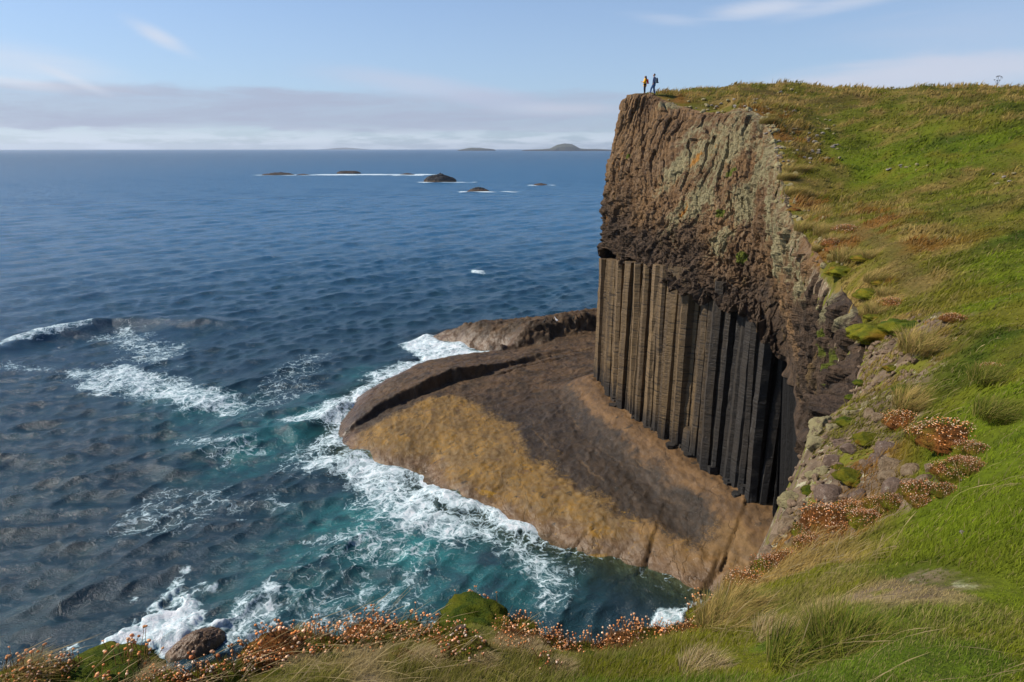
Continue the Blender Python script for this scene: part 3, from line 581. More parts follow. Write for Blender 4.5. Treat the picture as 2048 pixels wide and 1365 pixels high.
of = t.math('ADD', t.attr('orange'), t.math('MULTIPLY', t.math('SUBTRACT', nf, .5), 1.4)); c = t.mix(t.math('MULTIPLY', t.ramp(of, .45, .75), .85), c, (.36, .15, .015))
mf = t.math('ADD', t.attr('moss'), t.math('MULTIPLY', t.math('SUBTRACT', nf, .5), 1.)); c = t.mix(t.ramp(mf, .42, .6), c, (.10, .115, .012))
hb = t.math('ADD', t.math('MULTIPLY', nf, 1.), t.math('ADD', t.math('MULTIPLY', nv_, .5), t.math('MULTIPLY', ns, 1.1)))
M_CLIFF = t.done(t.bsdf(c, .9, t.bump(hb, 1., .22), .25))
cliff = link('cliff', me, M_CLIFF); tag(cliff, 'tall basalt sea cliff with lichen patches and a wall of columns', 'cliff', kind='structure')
# basalt columns: every one a part of the cliff
t = NT('column_basalt'); rd = t.rand(); p = t.pos(); sep = t.n('ShaderNodeSeparateXYZ'); t.put(sep.inputs[0], p)
nj = t.noise(t.pos((.5, .5, 6.)), 1.2, 4., .6); nl = t.noise(t.pos((2., 2., .12)), 1.6, 5., .6); nf = t.noise(p, 5., 6., .7)
c = t.mix(rd, (.075, .049, .026), (.190, .124, .060)); c = t.mix(t.ramp(nl, .40, .66), c, (.165, .105, .045)); c = t.mix(t.ramp(nf, .55, .75, 0., .6), c, (.21, .17, .12))
c = t.mix(t.ramp(nj, .36, .46, .75, 0.), c, (.022, .018, .015))
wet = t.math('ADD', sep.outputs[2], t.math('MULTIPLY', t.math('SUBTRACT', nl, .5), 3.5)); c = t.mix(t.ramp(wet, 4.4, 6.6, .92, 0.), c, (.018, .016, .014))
inn_shade = t.ramp(t.math('ADD', sep.outputs[1], t.math('MULTIPLY', nl, 5.)), 45.5, 53., .9, 0.); c = t.mix(inn_shade, c, (.017, .016, .015))  # shade of the hollow painted into the colour of its columns
wsh = t.math('MULTIPLY', t.ramp(t.noise(t.pos((3., 3., .25)), 1.5, 4.), .62, .72), t.ramp(sep.outputs[1], 46, 44)); c = t.mix(t.math('MULTIPLY', wsh, .35), c, (.22, .20, .18))
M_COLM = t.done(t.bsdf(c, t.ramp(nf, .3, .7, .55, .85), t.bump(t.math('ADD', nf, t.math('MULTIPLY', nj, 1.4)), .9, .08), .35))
def column(x, y, z0, z1, rad, nsd, rot, seed):
    g = np.random.default_rng(seed); nz = max(4, int((z1-z0)/.55)); a = rot+np.sort(np.linspace(0, 2*np.pi, nsd, endpoint=False)+g.uniform(-.16, .16, nsd)); ra = rad*g.uniform(.9, 1.1, nsd)
    zs = np.linspace(z0, z1, nz); dx = np.cumsum(g.normal(0, .013, nz))+np.linspace(0, 1, nz)*g.normal(0, .16); dy = np.cumsum(g.normal(0, .013, nz)); sc_ = 1+g.normal(0, .026, nz); cj = g.normal(0, .020, (nz, nsd))
    V = [];
    for k in range(nz):
        for j in range(nsd): V.append((x+dx[k]+ra[j]*(sc_[k]+cj[k, j])*math.cos(a[j]), y+dy[k]+ra[j]*(sc_[k]+cj[k, j])*math.sin(a[j]), zs[k]))
    f = []
    for k in range(nz-1):
        for j in range(nsd): f.append((k*nsd+j, k*nsd+(j+1) % nsd, (k+1)*nsd+(j+1) % nsd, (k+1)*nsd+j))
    m = bpy.data.meshes.new('column'); m.from_pydata(V, [], f+[tuple(range((nz-1)*nsd, nz*nsd))]); m.update(); return m
bl = np.concatenate([[0], np.cumsum(np.linalg.norm(np.diff(BASE, axis=0), axis=1))]); s_at = 0.; k = 0
g = np.random.default_rng(12)
rimz = lambda x, y: np.interp(y, [24, 33, 37, 39.5, 41, 44, 48, 52, 58, 65, 72], [4, 9, 12.5, 14.5, 16, 17, 17.3, 16.9, 16.2, 15.3, 15])
while s_at < bl[-1]:
    x = np.interp(s_at, bl, BASE[:, 0]); y = np.interp(s_at, bl, BASE[:, 1]); i = min(np.searchsorted(bl, s_at, 'right')-1, len(BASE)-2); dr = BASE[i+1]-BASE[i]; dr /= np.linalg.norm(dr); nr = np.array([-dr[1], dr[0]]); 
    if nr@np.array([-1, -.2]) > 0: nr = -nr      # nr points into the cliff
    deep = y < 48
    for row in range(2 if k % 3 == 0 else 1):
        off = (.40+g.uniform(-.24, .24)*(1.7 if deep else 1.)) if row == 0 else 1.15+g.uniform(-.1, .3); al = (g.uniform(-.12, .12) if row == 0 else .5+g.uniform(-.1, .1))
        cx, cy = np.array([x, y])+nr*off+dr*al; rad = g.uniform(.30, .62) if row == 0 else .64
        z0 = 1.6; z1 = rimz(cx, cy)+np.interp(cy, [40, 44], [-.1, 1.2])
        if row == 0 and deep and g.random() < .12: z1 = 3.2+g.uniform(1.2, 2.8)
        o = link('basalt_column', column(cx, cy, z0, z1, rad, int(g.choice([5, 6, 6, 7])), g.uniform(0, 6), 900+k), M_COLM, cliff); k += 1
    s_at += g.uniform(.56, .80)
# broken stumps and blocks along the foot of the columns
for q in range(24):
    s_ = g.uniform(12., bl[-1]-8.5); x = np.interp(s_, bl, BASE[:, 0]); y = np.interp(s_, bl, BASE[:, 1]); x, y = x+g.uniform(-.15, .5), y-g.uniform(-.2, .2)
    z0 = float(shelf_h(np.array([[x, y]]))[0][0]); o = link('column_stump', column(x, y, z0-.5, z0+g.uniform(.05, .45)*(1.3 if y < 46 else .6), g.uniform(.25, .5), int(g.choice([5, 6])), g.uniform(0, 6), 1900+q), M_COLM, cliff)
# ------------------------------------------------------------------ helpers to seat things on the land
_Ys = np.exp(np.linspace(math.log(1.3), math.log(120), 900))
def hit(px, py):
    for k in range(60):
        d_ = ray(px, py+k*1.5); Q = d_[None]*(_Ys/d_[1])[:, None]; zg = ground(Q[:, :2]); m = np.where(Q[:, 2]+CZ <= zg)[0]
        if len(m) and sd_poly(Q[m[0]:m[0]+1, :2], LAND)[0] > -.06:
            i = m[0]; return np.array([Q[i, 0], Q[i, 1], zg[i]])
    return None
def ico(sub):
    b = bmesh.new(); bmesh.ops.create_icosphere(b, subdivisions=sub, radius=1.); V = np.array([v.co[:] for v in b.verts]); Fc = np.array([[v.index for v in f.verts] for f in b.faces]); b.free(); return V, Fc
ICO = {k: ico(k) for k in (1, 2, 3, 4, 5)}
def rock_mesh(name, seed, sx=1., sy=.8, sz=.6, cuts=9, rough=.07, sub=4, lichen=0.):
    V, Fc = ICO[sub]; V = V.copy(); g = np.random.default_rng(seed)
    for _ in range(cuts):
        n_ = g.normal(size=3); n_ /= np.linalg.norm(n_); c_ = g.uniform(.55, .88); dd_ = V@n_-c_; V -= np.maximum(dd_, 0)[:, None]*n_*.92
    V *= (1+rough*2*fbm3(V[:, 0]*1.6+seed, V[:, 1]*1.6, V[:, 2]*1.6, 4, seed)+rough*.6*fbm3(V[:, 0]*6+seed, V[:, 1]*6, V[:, 2]*6, 3, seed+3))[:, None]
    return np_mesh(name, V*np.array([sx, sy, sz]), Fc)
def rock_mat(name, a, b, lich, lcol=(.37, .32, .16)):
    t = NT(name); p = t.obj(); n = t.noise(p, 3., 6., .65); f = t.noise(p, 14., 5., .7); c = t.mix(t.ramp(n, .3, .7), a, b); c = t.mix(t.ramp(f, .3, .48, .75, 0.), c, tuple(x*.35 for x in a))
    if lich: c = t.mix(t.math('MULTIPLY', t.ramp(t.math('ADD', n, t.math('MULTIPLY', f, .4)), .95-lich*.5, 1.03-lich*.5), .9), c, lcol)
    return t.done(t.bsdf(c, .92, t.bump(t.math('ADD', f, n), .8, .09), .2))
M_GREYR = rock_mat('mauve_stone', (.15, .100, .072), (.29, .205, .150), .35, (.38, .32, .25)); M_TANR = rock_mat('tan_stone', (.20, .135, .075), (.36, .265, .165), .2); M_LICR = rock_mat('lichen_stone', (.20, .145, .09), (.33, .28, .17), .72)
M_WHIT = rock_mat('pale_stone', (.22, .18, .145), (.40, .35, .29), .5, (.46, .42, .35))
# ------------------------------------------------------------------ grass
def blade_mesh(name, P, z, h, wd, la, lean, c0, c1, seg=2, stalk=False, seed=1):
    g = np.random.default_rng(seed); n = len(P); fr = la+np.pi/2+g.normal(0, .7, n); sx_, sy_ = np.cos(fr), np.sin(fr); lx, ly = np.cos(la), np.sin(la)
    ts = np.linspace(0, 1, seg+1); wp = (1-ts**1.6) if not stalk else np.interp(ts, [0, .72, .8, .92, 1], [.5, .4, 1.6, 1.5, .2])
    rows = []; cols = []
    for k, t_ in enumerate(ts):
        off = h*lean*t_**2*.9; zz = z-.01+h*t_*(1-.42*np.clip(lean, 0, 1.3)*t_)
        cx, cy = P[:, 0]+lx*off, P[:, 1]+ly*off; cc = c0*(1-t_)+c1*t_
        if k == seg and not stalk: rows.append(np.stack([cx, cy, zz], 1)); cols.append(cc)
        else:
            w_ = wd*.5*wp[k]
            rows.append(np.stack([cx-sx_*w_, cy-sy_*w_, zz], 1)); rows.append(np.stack([cx+sx_*w_, cy+sy_*w_, zz], 1)); cols += [cc, cc]
    m = len(rows); V = np.stack(rows, 1).reshape(-1, 3); C_ = np.stack(cols, 1).reshape(-1, 3); b = np.arange(n)[:, None]*m; tris = []
    for k in range(seg if stalk else seg-1): tris += [[2*k, 2*k+1, 2*k+3], [2*k, 2*k+3, 2*k+2]]
    if not stalk: tris.append([2*seg-2, 2*seg-1, 2*seg])
    F_ = (b[:, None, :]+np.array(tris)[None]).reshape(-1, 3)
    me = np_mesh(name, V, F_, smooth=True); attr(me, 'col', C_); return me
def veg_mat(name, tl=.35, rough=.75):
    t = NT(name); c = t.attr('col', True); d1 = t.bsdf(c, rough, spec=.15); tr = t.n('ShaderNodeBsdfTranslucent'); t.put(tr.inputs[0], c); m = t.n('ShaderNodeMixShader'); m.inputs[0].default_value = tl; t.put(m.inputs[1], d1); t.put(m.inputs[2], tr.outputs[0]); return t.done(m.outputs[0])
M_GRASS = veg_mat('grass_blades', .44)
def scatter(n, r0, r1_, a0, a1, seed):
    g = np.random.default_rng(seed); r = np.exp(g.uniform(math.log(r0), math.log(r1_), n)); a = np.radians(g.uniform(a0, a1, n)); return np.stack([np.sin(a)*r, np.cos(a)*r], 1), g
P, g = scatter(780000, 1.45, 92, -56, 56, 21)
z, s_ = ground(P, True); col, e_, pth = vegcol(P, s_); x, y = P[:, 0], P[:, 1]; r = np.hypot(x, y)
promo = sstep(4.3, 5.0, y)*sstep(13.5, 11, y)*sstep(1.9, .5, s_+.5*fbm2(x*.8, y*.8, 3, 301))
patch = fbm2(x*1.1, y*1.1, 3, 311)
nearb = ((y < 4.4) & (x < 2.4))*sstep(.08, .34, fbm2(x*1.3, y*1.3, 3, 207))*sstep(2.8, 1., s_)
dens = 1-.86*promo*sstep(-.12, .12, patch)-.45*nearb
dens = np.where((y > 57) & (x < 22), dens*sstep(1.0, 2.6, s_+.5*patch), dens)
dens = np.where((y > 28) & (y < 57), dens*sstep(.1, .8, s_+.5*patch), dens)
k = (s_ > .03) & (g.random(len(P)) < dens); P, z, s_, col, e_, pth, r = P[k], z[k], s_[k], col[k], e_[k], pth[k], r[k]; x, y = P[:, 0], P[:, 1]; n = len(P)
tus = fbm2(x*1.6/(1+.02*r), y*1.6/(1+.02*r), 3, 321); tan = sstep(.02, .12, col[:, 0]-col[:, 1])
nr_ = (y < 4.4) & (x < 2.4)
h_ = (.058+.0050*r)*np.where(nr_, .50*(1-.45*nearb[k]), 1.)*np.clip(.75+.9*tus, .35, 1.7)*g.uniform(.55, 1.25, n)*(1+.55*e_+.5*tan)*np.where(pth < .35, .35, 1)
wd = np.maximum(.0028, .00125*r)*g.uniform(.7, 1.35, n)
la = .25+.55*fbm2(x*.4, y*.4, 2, 331)+g.normal(0, .55, n); lean = np.clip(g.normal(.85, .3, n)+.3*tus, .1, 1.7)
lean = np.where(nr_, lean*.6, lean)
jit = np.exp(g.normal(0, .20, n))[:, None]*np.exp(.25*fbm2(x*2.2, y*2.2, 2, 341))[:, None]; dry = (g.random(n) < .10+.15*e_)[:, None]
tip = np.where(dry, np.array([.36, .27, .12]), col*1.25+np.array([.015, .01, 0])); c0 = col*.80*jit; c1 = tip*jit
fa_ = r > 24; la_ = la
nm = ~fa_
grass = link('grass', blade_mesh('grass', P[nm], z[nm], h_[nm], wd[nm], la[nm], lean[nm], c0[nm], c1[nm], 3, seed=5), M_GRASS); tag(grass, 'wind combed green and straw coloured grass on the cliff top', 'grass', kind='stuff')
fg = link('hill_grass', blade_mesh('hill_grass', P[fa_], z[fa_], h_[fa_], wd[fa_], la[fa_], lean[fa_], c0[fa_], c1[fa_], 2, seed=6), M_GRASS); tag(fg, 'olive and tan grass covering the far rising hillside', 'grass', kind='stuff')
P, g = scatter(7500, 1.7, 16, -52, 52, 33); z, s_ = ground(P, True); keepp = (s_ > .08) & (g.random(len(P)) < np.where(s_ < .35+.22*np.hypot(P[:, 0], P[:, 1]), .8, np.where(P[:, 1] < 5, .10, .05))*sstep(-.25, .2, fbm2(P[:, 0]*.8, P[:, 1]*.8, 3, 351))); P, z = P[keepp], z[keepp]; n = len(P)
ct = np.array([.38, .29, .14])*np.exp(g.normal(0, .2, n))[:, None]; r = np.hypot(P[:, 0], P[:, 1])
sk = link('seed_stalks', blade_mesh('seed_stalks', P, z, g.uniform(.18, .42, n), np.maximum(.0022, .0009*r), .15+g.normal(0, .45, n), g.uniform(.6, 1.4, n), ct*.7, ct, 6, True, 8), M_GRASS); tag(sk, 'pale dry grass stalks arching in the wind', 'grass', kind='stuff')
# ------------------------------------------------------------------ thrift, moss, tussocks (each plant a thing, with its parts)
def tuft_mesh(name, seed, R_, n, hl, wd, cols, dome=.5, lean=.5, upright=.4):
    g = np.random.default_rng(seed); a = g.uniform(0, 2*np.pi, n); q = np.sqrt(g.random(n)); P = np.stack([R_*q*np.cos(a), R_*q*np.sin(a)], 1); z = dome*R_*(1-q**2)*(1+.15*fbm2(P[:, 0]*9/R_*.3, P[:, 1]*9/R_*.3, 2, seed))-.02
    ci = np.array(cols)[g.integers(0, len(cols), n)]*np.exp(g.normal(0, .18, n))[:, None]
    return blade_mesh(name, P, z, hl*g.uniform(.6, 1.3, n), wd*g.uniform(.7, 1.3, n), a+g.normal(0, .5, n), np.clip(lean*q+g.normal(.15, .2, n), .02, 1.6), ci*.6, ci, 2, seed=seed)
def cushion_mesh(name, seed, R_, hgt, amp=.16):
    V, Fc = ICO[4]; V = V.copy(); V *= (1+amp*fbm3(V[:, 0]*2.+seed, V[:, 1]*2., V[:, 2]*2., 3, seed)+.20*fbm3(V[:, 0]*4.5+seed, V[:, 1]*4.5, V[:, 2]*4.5, 3, seed+2)+.07*fbm3(V[:, 0]*11+seed, V[:, 1]*11, V[:, 2]*11, 3, seed+1))[:, None]; V[:, 2] = np.where(V[:, 2] < 0, V[:, 2]*.35, V[:, 2]); return np_mesh(name, V*np.array([R_, R_, hgt]), Fc)
def heads_mesh(name, seed, R_, n, dome, hl, rad, cols):
    g = np.random.default_rng(seed); a = g.uniform(0, 2*np.pi, n); q = np.sqrt(g.random(n)); P = np.stack([R_*q*np.cos(a), R_*q*np.sin(a)], 1); z = dome*R_*(1-q**2); Vb, Fb = ICO[1]; VV = []; FF = []; CC = []; o_ = 0
    for i in range(n):
        hh_ = hl*g.uniform(.6, 1.25); lx, ly = .25*hh_+g.normal(0, .2)*hh_, g.normal(0, .25)*hh_; b0 = np.array([P[i, 0], P[i, 1], z[i]]); b1 = b0+np.array([lx, ly, hh_]); c_ = np.array(cols[g.integers(0, len(cols))])*math.exp(g.normal(0, .22)); w_ = .0014
        st = np.array([[b0+[w_, 0, 0], b0-[w_, w_, 0], b1+[w_, 0, 0], b1-[w_, w_, 0], b0+[0, w_, 0], b1+[0, w_, 0]]]).reshape(-1, 3); VV.append(st); FF.append(np.array([[0, 1, 3], [0, 3, 2], [1, 4, 5], [1, 5, 3], [4, 0, 2], [4, 2, 5]])+o_); CC.append(np.tile([[.20, .10, .04]], (6, 1))); o_ += 6
        rr_ = rad*g.uniform(.7, 1.25); VV.append(Vb*np.array([rr_, rr_, rr_*.72])*(1+.15*g.normal(size=(len(Vb), 1)))+b1); FF.append(Fb+o_); CC.append(np.tile(c_, (len(Vb), 1))*np.exp(g.normal(0, .15, (len(Vb), 1)))); o_ += len(Vb)
    me = np_mesh(name, np.vstack(VV), np.vstack(FF)); attr(me, 'col', np.vstack(CC)); return me
M_HEAD = veg_mat('thrift_heads', .25, .8); M_LEAF = veg_mat('plant_leaves', .3)
def moss_mat(name, a, b, c3):
    t = NT(name); p = t.obj(); n = t.noise(p, 7., 5., .65); f = t.noise(p, 60., 4., .7); q = t.noise(p, 2.5, 3.); c = t.mix(t.ramp(n, .35, .65), a, b); c = t.mix(t.ramp(q, .50, .68, 0., .9), c, c3); c = t.mix(t.ramp(f, .3, .5, .6, 0.), c, tuple(v*.3 for v in a)); return t.done(t.bsdf(c, .95, t.bump(t.math('ADD', f, n), 1., .03), .1))
M_MOSS = moss_mat('moss', (.075, .085, .008), (.175, .165, .012), (.20, .115, .015)); M_MOSSG = moss_mat('green_moss', (.045, .075, .008), (.12, .135, .010), (.15, .14, .01)); M_RUST = moss_mat('rust_moss', (.10, .04, .012), (.26, .10, .025), (.12, .10, .01))
THR = []
OR = [(.82, .38, .15), (.82, .46, .23), (.72, .28, .08), (.84, .60, .40)]; PK = [(.70, .42, .26), (.76, .60, .45), (.60, .28, .12), (.48, .17, .06)]
PK2 = [(.84, .52, .31), (.86, .64, .44), (.76, .36, .13), (.66, .25, .07)]
LF = [[(.10, .11, .012), (.20, .10, .02), (.15, .13, .015)], [(.34, .11, .022), (.24, .12, .02), (.15, .14, .015)], [(.12, .12, .014), (.17, .13, .02), (.18, .09, .02)], [(.09, .11, .012), (.14, .12, .02)]]
THR_R = []
for i, (R_, n, ci_) in enumerate([(.24, 230, 0), (.30, 340, 1), (.26, 280, 2), (.2, 120, 3), (.10, 42, 0), (.14, 80, 1), (.12, 55, 2), (.09, 18, 3)]):
    e = empty('thrift_clump', (0, 0, -50)); link('cushion', cushion_mesh('thrift_cushion', 40+i, R_*.9, R_*.36), M_RUST if ci_ == 1 else M_MOSS, e); nr2 = i > 3
    link('leaves', tuft_mesh('thrift_leaves', 50+i, R_, 1500 if not nr2 else 1100, .05, .0045 if not nr2 else .0028, LF[ci_], .38, .5), M_LEAF, e); fh_ = link('flower_heads', heads_mesh('thrift_heads', 60+i, R_*.97, n, .36, .075, .0062 if not nr2 else .0064, (PK2 if not nr2 else OR) if ci_ < 2 else PK), M_HEAD, e); fh_['kind'] = 'stuff'; THR.append(e); THR_R.append(R_)
used = set()
def place(protos, k, p3, sc, rz, label, cat, group, sink=.0, flat=1.):
    o = protos[k]
    if k in used and o.get('label'): o = copy_tree(o)
    elif o.get('label'): o = copy_tree(o)
    o.location = (p3[0], p3[1], p3[2]-sink); o.rotation_euler = (0, 0, rz); o.scale = (sc, sc, sc*flat); o['label'] = label; o['category'] = cat; o['group'] = group; return o
g = np.random.default_rng(71)
T = [(246, 1322, 0, 90, 'thrift with orange seed heads on top of the big green mound at bottom left'), (122, 1345, 2, 60, 'low thrift with pale pinkish heads at the far left lip of the foreground'), (545, 1312, 1, 120, 'wide orange thrift spread left of the grey boulder on the near lip'), (425, 1338, 3, 90, 'thin pale thrift beside the brown rock in the surf, at the near lip'),
     (728, 1277, 1, 90, 'bright orange thrift right of the grey boulder on the near lip'), (815, 1254, 0, 80, 'tall orange thrift left of the green peaked mound'), (770, 1266, 0, 60, 'rusty thrift filling the gap between two orange clumps left of the peaked mound'), (930, 1212, 0, 60, 'small orange thrift on the left side of the green peak'), (966, 1232, 3, 70, 'sparse thrift on the right slope of the green peak'), (985, 1222, 2, 40, 'reddish thrift at the tip of the green peak in front of foam'),
     (1045, 1250, 0, 60, 'orange thrift on the ridge right of the green peak'), (1110, 1270, 0, 60, 'orange thrift above the rust red cushion on the lip'), (1142, 1284, 3, 50, 'thrift of a few heads at the right end of the peaked ridge over dark water'), (940, 1312, 2, 90, 'pinkish thrift in the bare straw patch below the green peak'), (890, 1316, 3, 60, 'few pale thrift heads left of the bare straw patch'), (1245, 1276, 1, 80, 'low orange thrift strip along the lip above the small white surge'),
     (1300, 1268, 0, 60, 'orange thrift where the near lip bends up to the right'), (1090, 1340, 3, 60, 'single thin thrift of tall stems at the bottom centre edge'), (1404, 1218, 0, 60, 'orange thrift right beside the small white surge'), (1500, 1165, 1, 90, 'dense red orange thrift at the low corner under the rock face'), (1545, 1150, 2, 80, 'pink headed thrift with bleached stems right of the low red corner'), (1578, 1124, 1, 60, 'orange thrift along the foot of the tan rock face'), (1620, 1098, 1, 60, 'orange thrift climbing between rock face and green turf'),
     (1662, 1052, 1, 105, 'largest fiery orange thrift below the big mauve boulder'), (1705, 1022, 1, 60, 'russet thrift right of the mauve boulder'), (1740, 1050, 2, 70, 'pale pink thrift mixed with straw beside the fiery orange one'), (1790, 1012, 2, 50, 'pink thrift in front of the flat mauve slab'), (1850, 994, 2, 80, 'long pink thrift below the broken tan stones'), (1895, 985, 2, 50, 'pink thrift at the right end below the broken tan stones'), (1812, 850, 1, 75, 'orange thrift above and left of the broken stones'), (1850, 878, 0, 60, 'brownish thrift hanging over the dark gap in the stones'),
     (1908, 885, 1, 120, 'biggest rounded russet thrift over the right side of the stones'), (1946, 905, 2, 60, 'pale headed thrift on the outer right of the russet mound'), (1900, 945, 1, 60, 'red thrift right of the broken stones'), (1948, 940, 2, 50, 'pale dotted thrift at the turf edge right of the stones'), (1985, 745, 2, 50, 'pale headed thrift in the turf at the right frame edge, middle height'), (1785, 612, 1, 50, 'russet thrift on the cliff edge above the mossy mound'), (1905, 645, 1, 40, 'small rust patch of thrift alone in the green turf'), (1690, 470, 2, 55, 'pinkish thrift spread beside the sheep path'), (1665, 490, 1, 40, 'red orange thrift at the brink left of the sheep path')]
for px, py, k, sc, lab in T:
    p3 = hit(px, py)
    if p3 is None: continue
    D_ = np.linalg.norm(p3-[0, 0, CZ]); kk = k if D_ > 5 else k+4; place(THR, kk, p3, sc/F*D_/(2*THR_R[kk]), g.uniform(0, 6), lab, 'thrift', 'thrift cushions along the cliff edge', .01)
for px, py, k in [(20+28*i, 1348+(i*37) % 16, (i*7) % 3) for i in range(4)]+[(300+30*i, 1330+(i*23) % 30, (i*5) % 3) for i in range(9)]+[(600+27*i, 1272+(i*31) % 34, (i*3) % 3) for i in range(12)]+[(1000+24*i, 1258+(i*29) % 30, i % 3) for i in range(7)]+[(1170+30*i, 1286-4*i+(i*17) % 14, i % 2) for i in range(8)]:
    p3 = hit(px, py)
    if p3 is not None: D_ = np.linalg.norm(p3-[0, 0, CZ]); place(THR, k+4, p3, g.uniform(35, 75)/F*D_/(2*THR_R[k+4]), g.uniform(0, 6), 'small orange thrift tuft in the flowering band along the near lip', 'thrift', 'thrift tufts of the near lip', .01)
for i in range(34):
    px, py = g.uniform(1460, 1960), 0; py = np.interp(px, [1460, 1560, 1660, 1760, 1860, 1960], [1190, 1130, 1055, 1020, 985, 925])+g.normal(0, 16); p3 = hit(px, py)
    if p3 is not None: D_ = np.linalg.norm(p3-[0, 0, CZ]); k = int(g.integers(0, 4)); place(THR, k, p3, g.uniform(28, 55)/F*D_/(2*THR_R[k]), g.uniform(0, 6), 'small russet thrift tuft in the band between turf and rock face', 'thrift', 'thrift tufts above the rock face', .01)
MOSS = []
for i, m_ in enumerate([M_MOSS, M_MOSSG, M_MOSS, M_RUST]):
    e = empty('moss_cushion', (0, 0, -50)); link('cushion', cushion_mesh('moss_dome', 80+i, .3, .15, .34), m_, e); cl = [[(.10, .11, .01), (.19, .17, .012)], [(.06, .09, .008), (.12, .14, .01)], [(.14, .13, .01), (.20, .16, .012)], [(.24, .09, .02), (.15, .06, .015)]][i]
    link('shoots', tuft_mesh('moss_shoots', 90+i, .31, 4200, .042, .0048, cl, .48, .5), M_LEAF, e); MOSS.append(e)
T = [(207, 1352, 1, 140, 'big green mound crowned with orange flowers at bottom left'), (945, 1238, 1, 125, 'bright green peak jutting over the water at the near lip'), (905, 1248, 0, 60, 'yellow green cushion on the left flank of the jutting peak'), (1051, 1284, 3, 38, 'rust red cushion on the ridge right of the jutting peak'), (1105, 1290, 1, 50, 'green cushion touching the rust red one'), (1765, 668, 0, 105, 'largest domed moss mound on the brink of the dark hollow'), (1810, 655, 1, 75, 'green moss mound joined to the right of the largest one'), (1712, 742, 2, 30, 'moss cushion clinging to the dark wall left of the scree'), (1700, 690, 0, 24, 'yellow moss cushion just left of the largest mound'), (1785, 738, 0, 30, 'yellow moss hump right of the scree'), (1722, 768, 1, 26, 'green moss hump in the middle of the scree edge'), (1703, 797, 1, 22, 'moss hump at the bottom of the dark wall'), (1812, 780, 1, 40, 'dark green moss hump under the straw coloured tussock'), (1700, 845, 1, 44, 'green moss slope behind the lichen knob'), (1682, 936, 0, 28, 'bright lime moss among mauve boulders'), (1705, 952, 0, 56, 'long lime moss in front of the tan stones'), (1686, 1012, 0, 28, 'yellow moss right of the big mauve boulder'), (1597, 1052, 1, 18, 'small green moss on the tan rock face'), (1606, 1074, 1, 14, 'lowest green moss dot on the tan rock face'), (1786, 996, 1, 30, 'green moss in front of the flat mauve slab'), (1620, 985, 1, 30, 'green moss above the left corner of the rock face'), (1740, 880, 0, 50, 'olive moss behind the mauve boulders'), (1690, 545, 0, 60, 'wide yellow moss swelling over the brink halfway up'), (1745, 590, 0, 60, 'mossy swelling on the brink above the russet thrift')]
for px, py, k, sc, lab in T:
    p3 = hit(px, py)
    if p3 is not None: sc = sc/F*np.linalg.norm(p3-[0, 0, CZ])/.58; place(MOSS, k, p3, sc, g.uniform(0, 6), lab, 'moss', 'moss cushions along the cliff edge', .04*sc, .78)
for i in range(26):
    px = g.uniform(0, 1330); py = np.interp(px, [0, 560, 940, 1330], [1345, 1300, 1265, 1290])+g.uniform(0, 60); p3 = hit(px, min(py, 1362))
    if p3 is not None: D_ = np.linalg.norm(p3-[0, 0, CZ]); place(MOSS, int(g.choice([0, 1, 2, 0, 3])), p3, g.uniform(22, 62)/F*D_/.58, g.uniform(0, 6), 'low moss hummock in the short turf of the near foreground', 'moss', 'moss hummocks of the foreground', .02, .55)
TUS = []
def wind_tuft(name, seed, R_, n, hl, wd, cols):
    g = np.random.default_rng(seed); a = g.uniform(0, 2*np.pi, n); q = np.sqrt(g.random(n)); P = np.stack([R_*q*np.cos(a), R_*q*np.sin(a)], 1); ci = np.array(cols)[g.integers(0, len(cols), n)]*np.exp(g.normal(0, .25, n))[:, None]
    la = np.arctan2(np.sin(a)*q*.8+g.normal(.15, .3, n), np.cos(a)*q*.8+.75); return blade_mesh(name, P, .12*R_*(1-q**2)-.02, hl*g.uniform(.45, 1.25, n), wd*g.uniform(.7, 1.3, n), la, np.clip(g.normal(.95, .3, n), .2, 1.7), ci*.7, ci*1.1, 3, seed=seed)
for i, (n, hl, cl) in enumerate([(1500, .21, [(.095, .135, .010), (.15, .165, .015), (.24, .20, .05)]), (1500, .24, [(.44, .31, .11), (.34, .24, .07), (.20, .19, .035)]), (900, .12, [(.46, .36, .20), (.38, .28, .13), (.30, .22, .09)])]):
    e = link('grass_tussock', wind_tuft('tussock', 110+i, .22, n, hl, .0042, cl), M_LEAF); TUS.append(e)
T = [(2005, 838, 0, 1.1, 'dark green tussock at the right frame edge, lower of the two'), (1985, 762, 0, 1.1, 'dark green tussock under pale thrift at the right frame edge'), (1850, 700, 1, 1.7, 'straw coloured tussock right of the moss mound'), (1835, 815, 1, 1.3, 'straw tussock combed over above the orange thrift'), (1560, 1272, 2, .62, 'bleached whitish tussock of dead stems in the foreground grass'), (1415, 1345, 2, .6, 'bleached dead tussock near the bottom edge'), (1480, 1225, 1, .75, 'straw tussock behind the bleached foreground one'), (1440, 1250, 1, .65, 'straw tussock left of the bleached foreground one'), (1010, 1300, 2, .4, 'small bleached tuft below the green peak'), (850, 1330, 2, .45, 'bleached tuft in the bare patch at the bottom'), (40, 1345, 1, .5, 'pale grey green tussock in the bottom left corner'), (590, 1285, 1, .35, 'pale tussock left of the grey boulder on the lip'), (1620, 1330, 0, .8, 'long green tussock arching in the bottom right foreground'), (1700, 1300, 0, .8, 'long green tussock right of the arching foreground one'), (1700, 520, 1, 2.4, 'straw tussock on the brink beside the sheep path'), (1655, 470, 1, 2.4, 'straw tussock where the path leaves the brink'), (1600, 395, 1, 2.6, 'straw tussock on the lichen covered brink')]
for px, py, k, sc, lab in T:
    p3 = hit(px, py)
    if p3 is not None: place(TUS, k, p3, sc, g.uniform(-.4, .4), lab, 'tussock', 'grass tussocks')
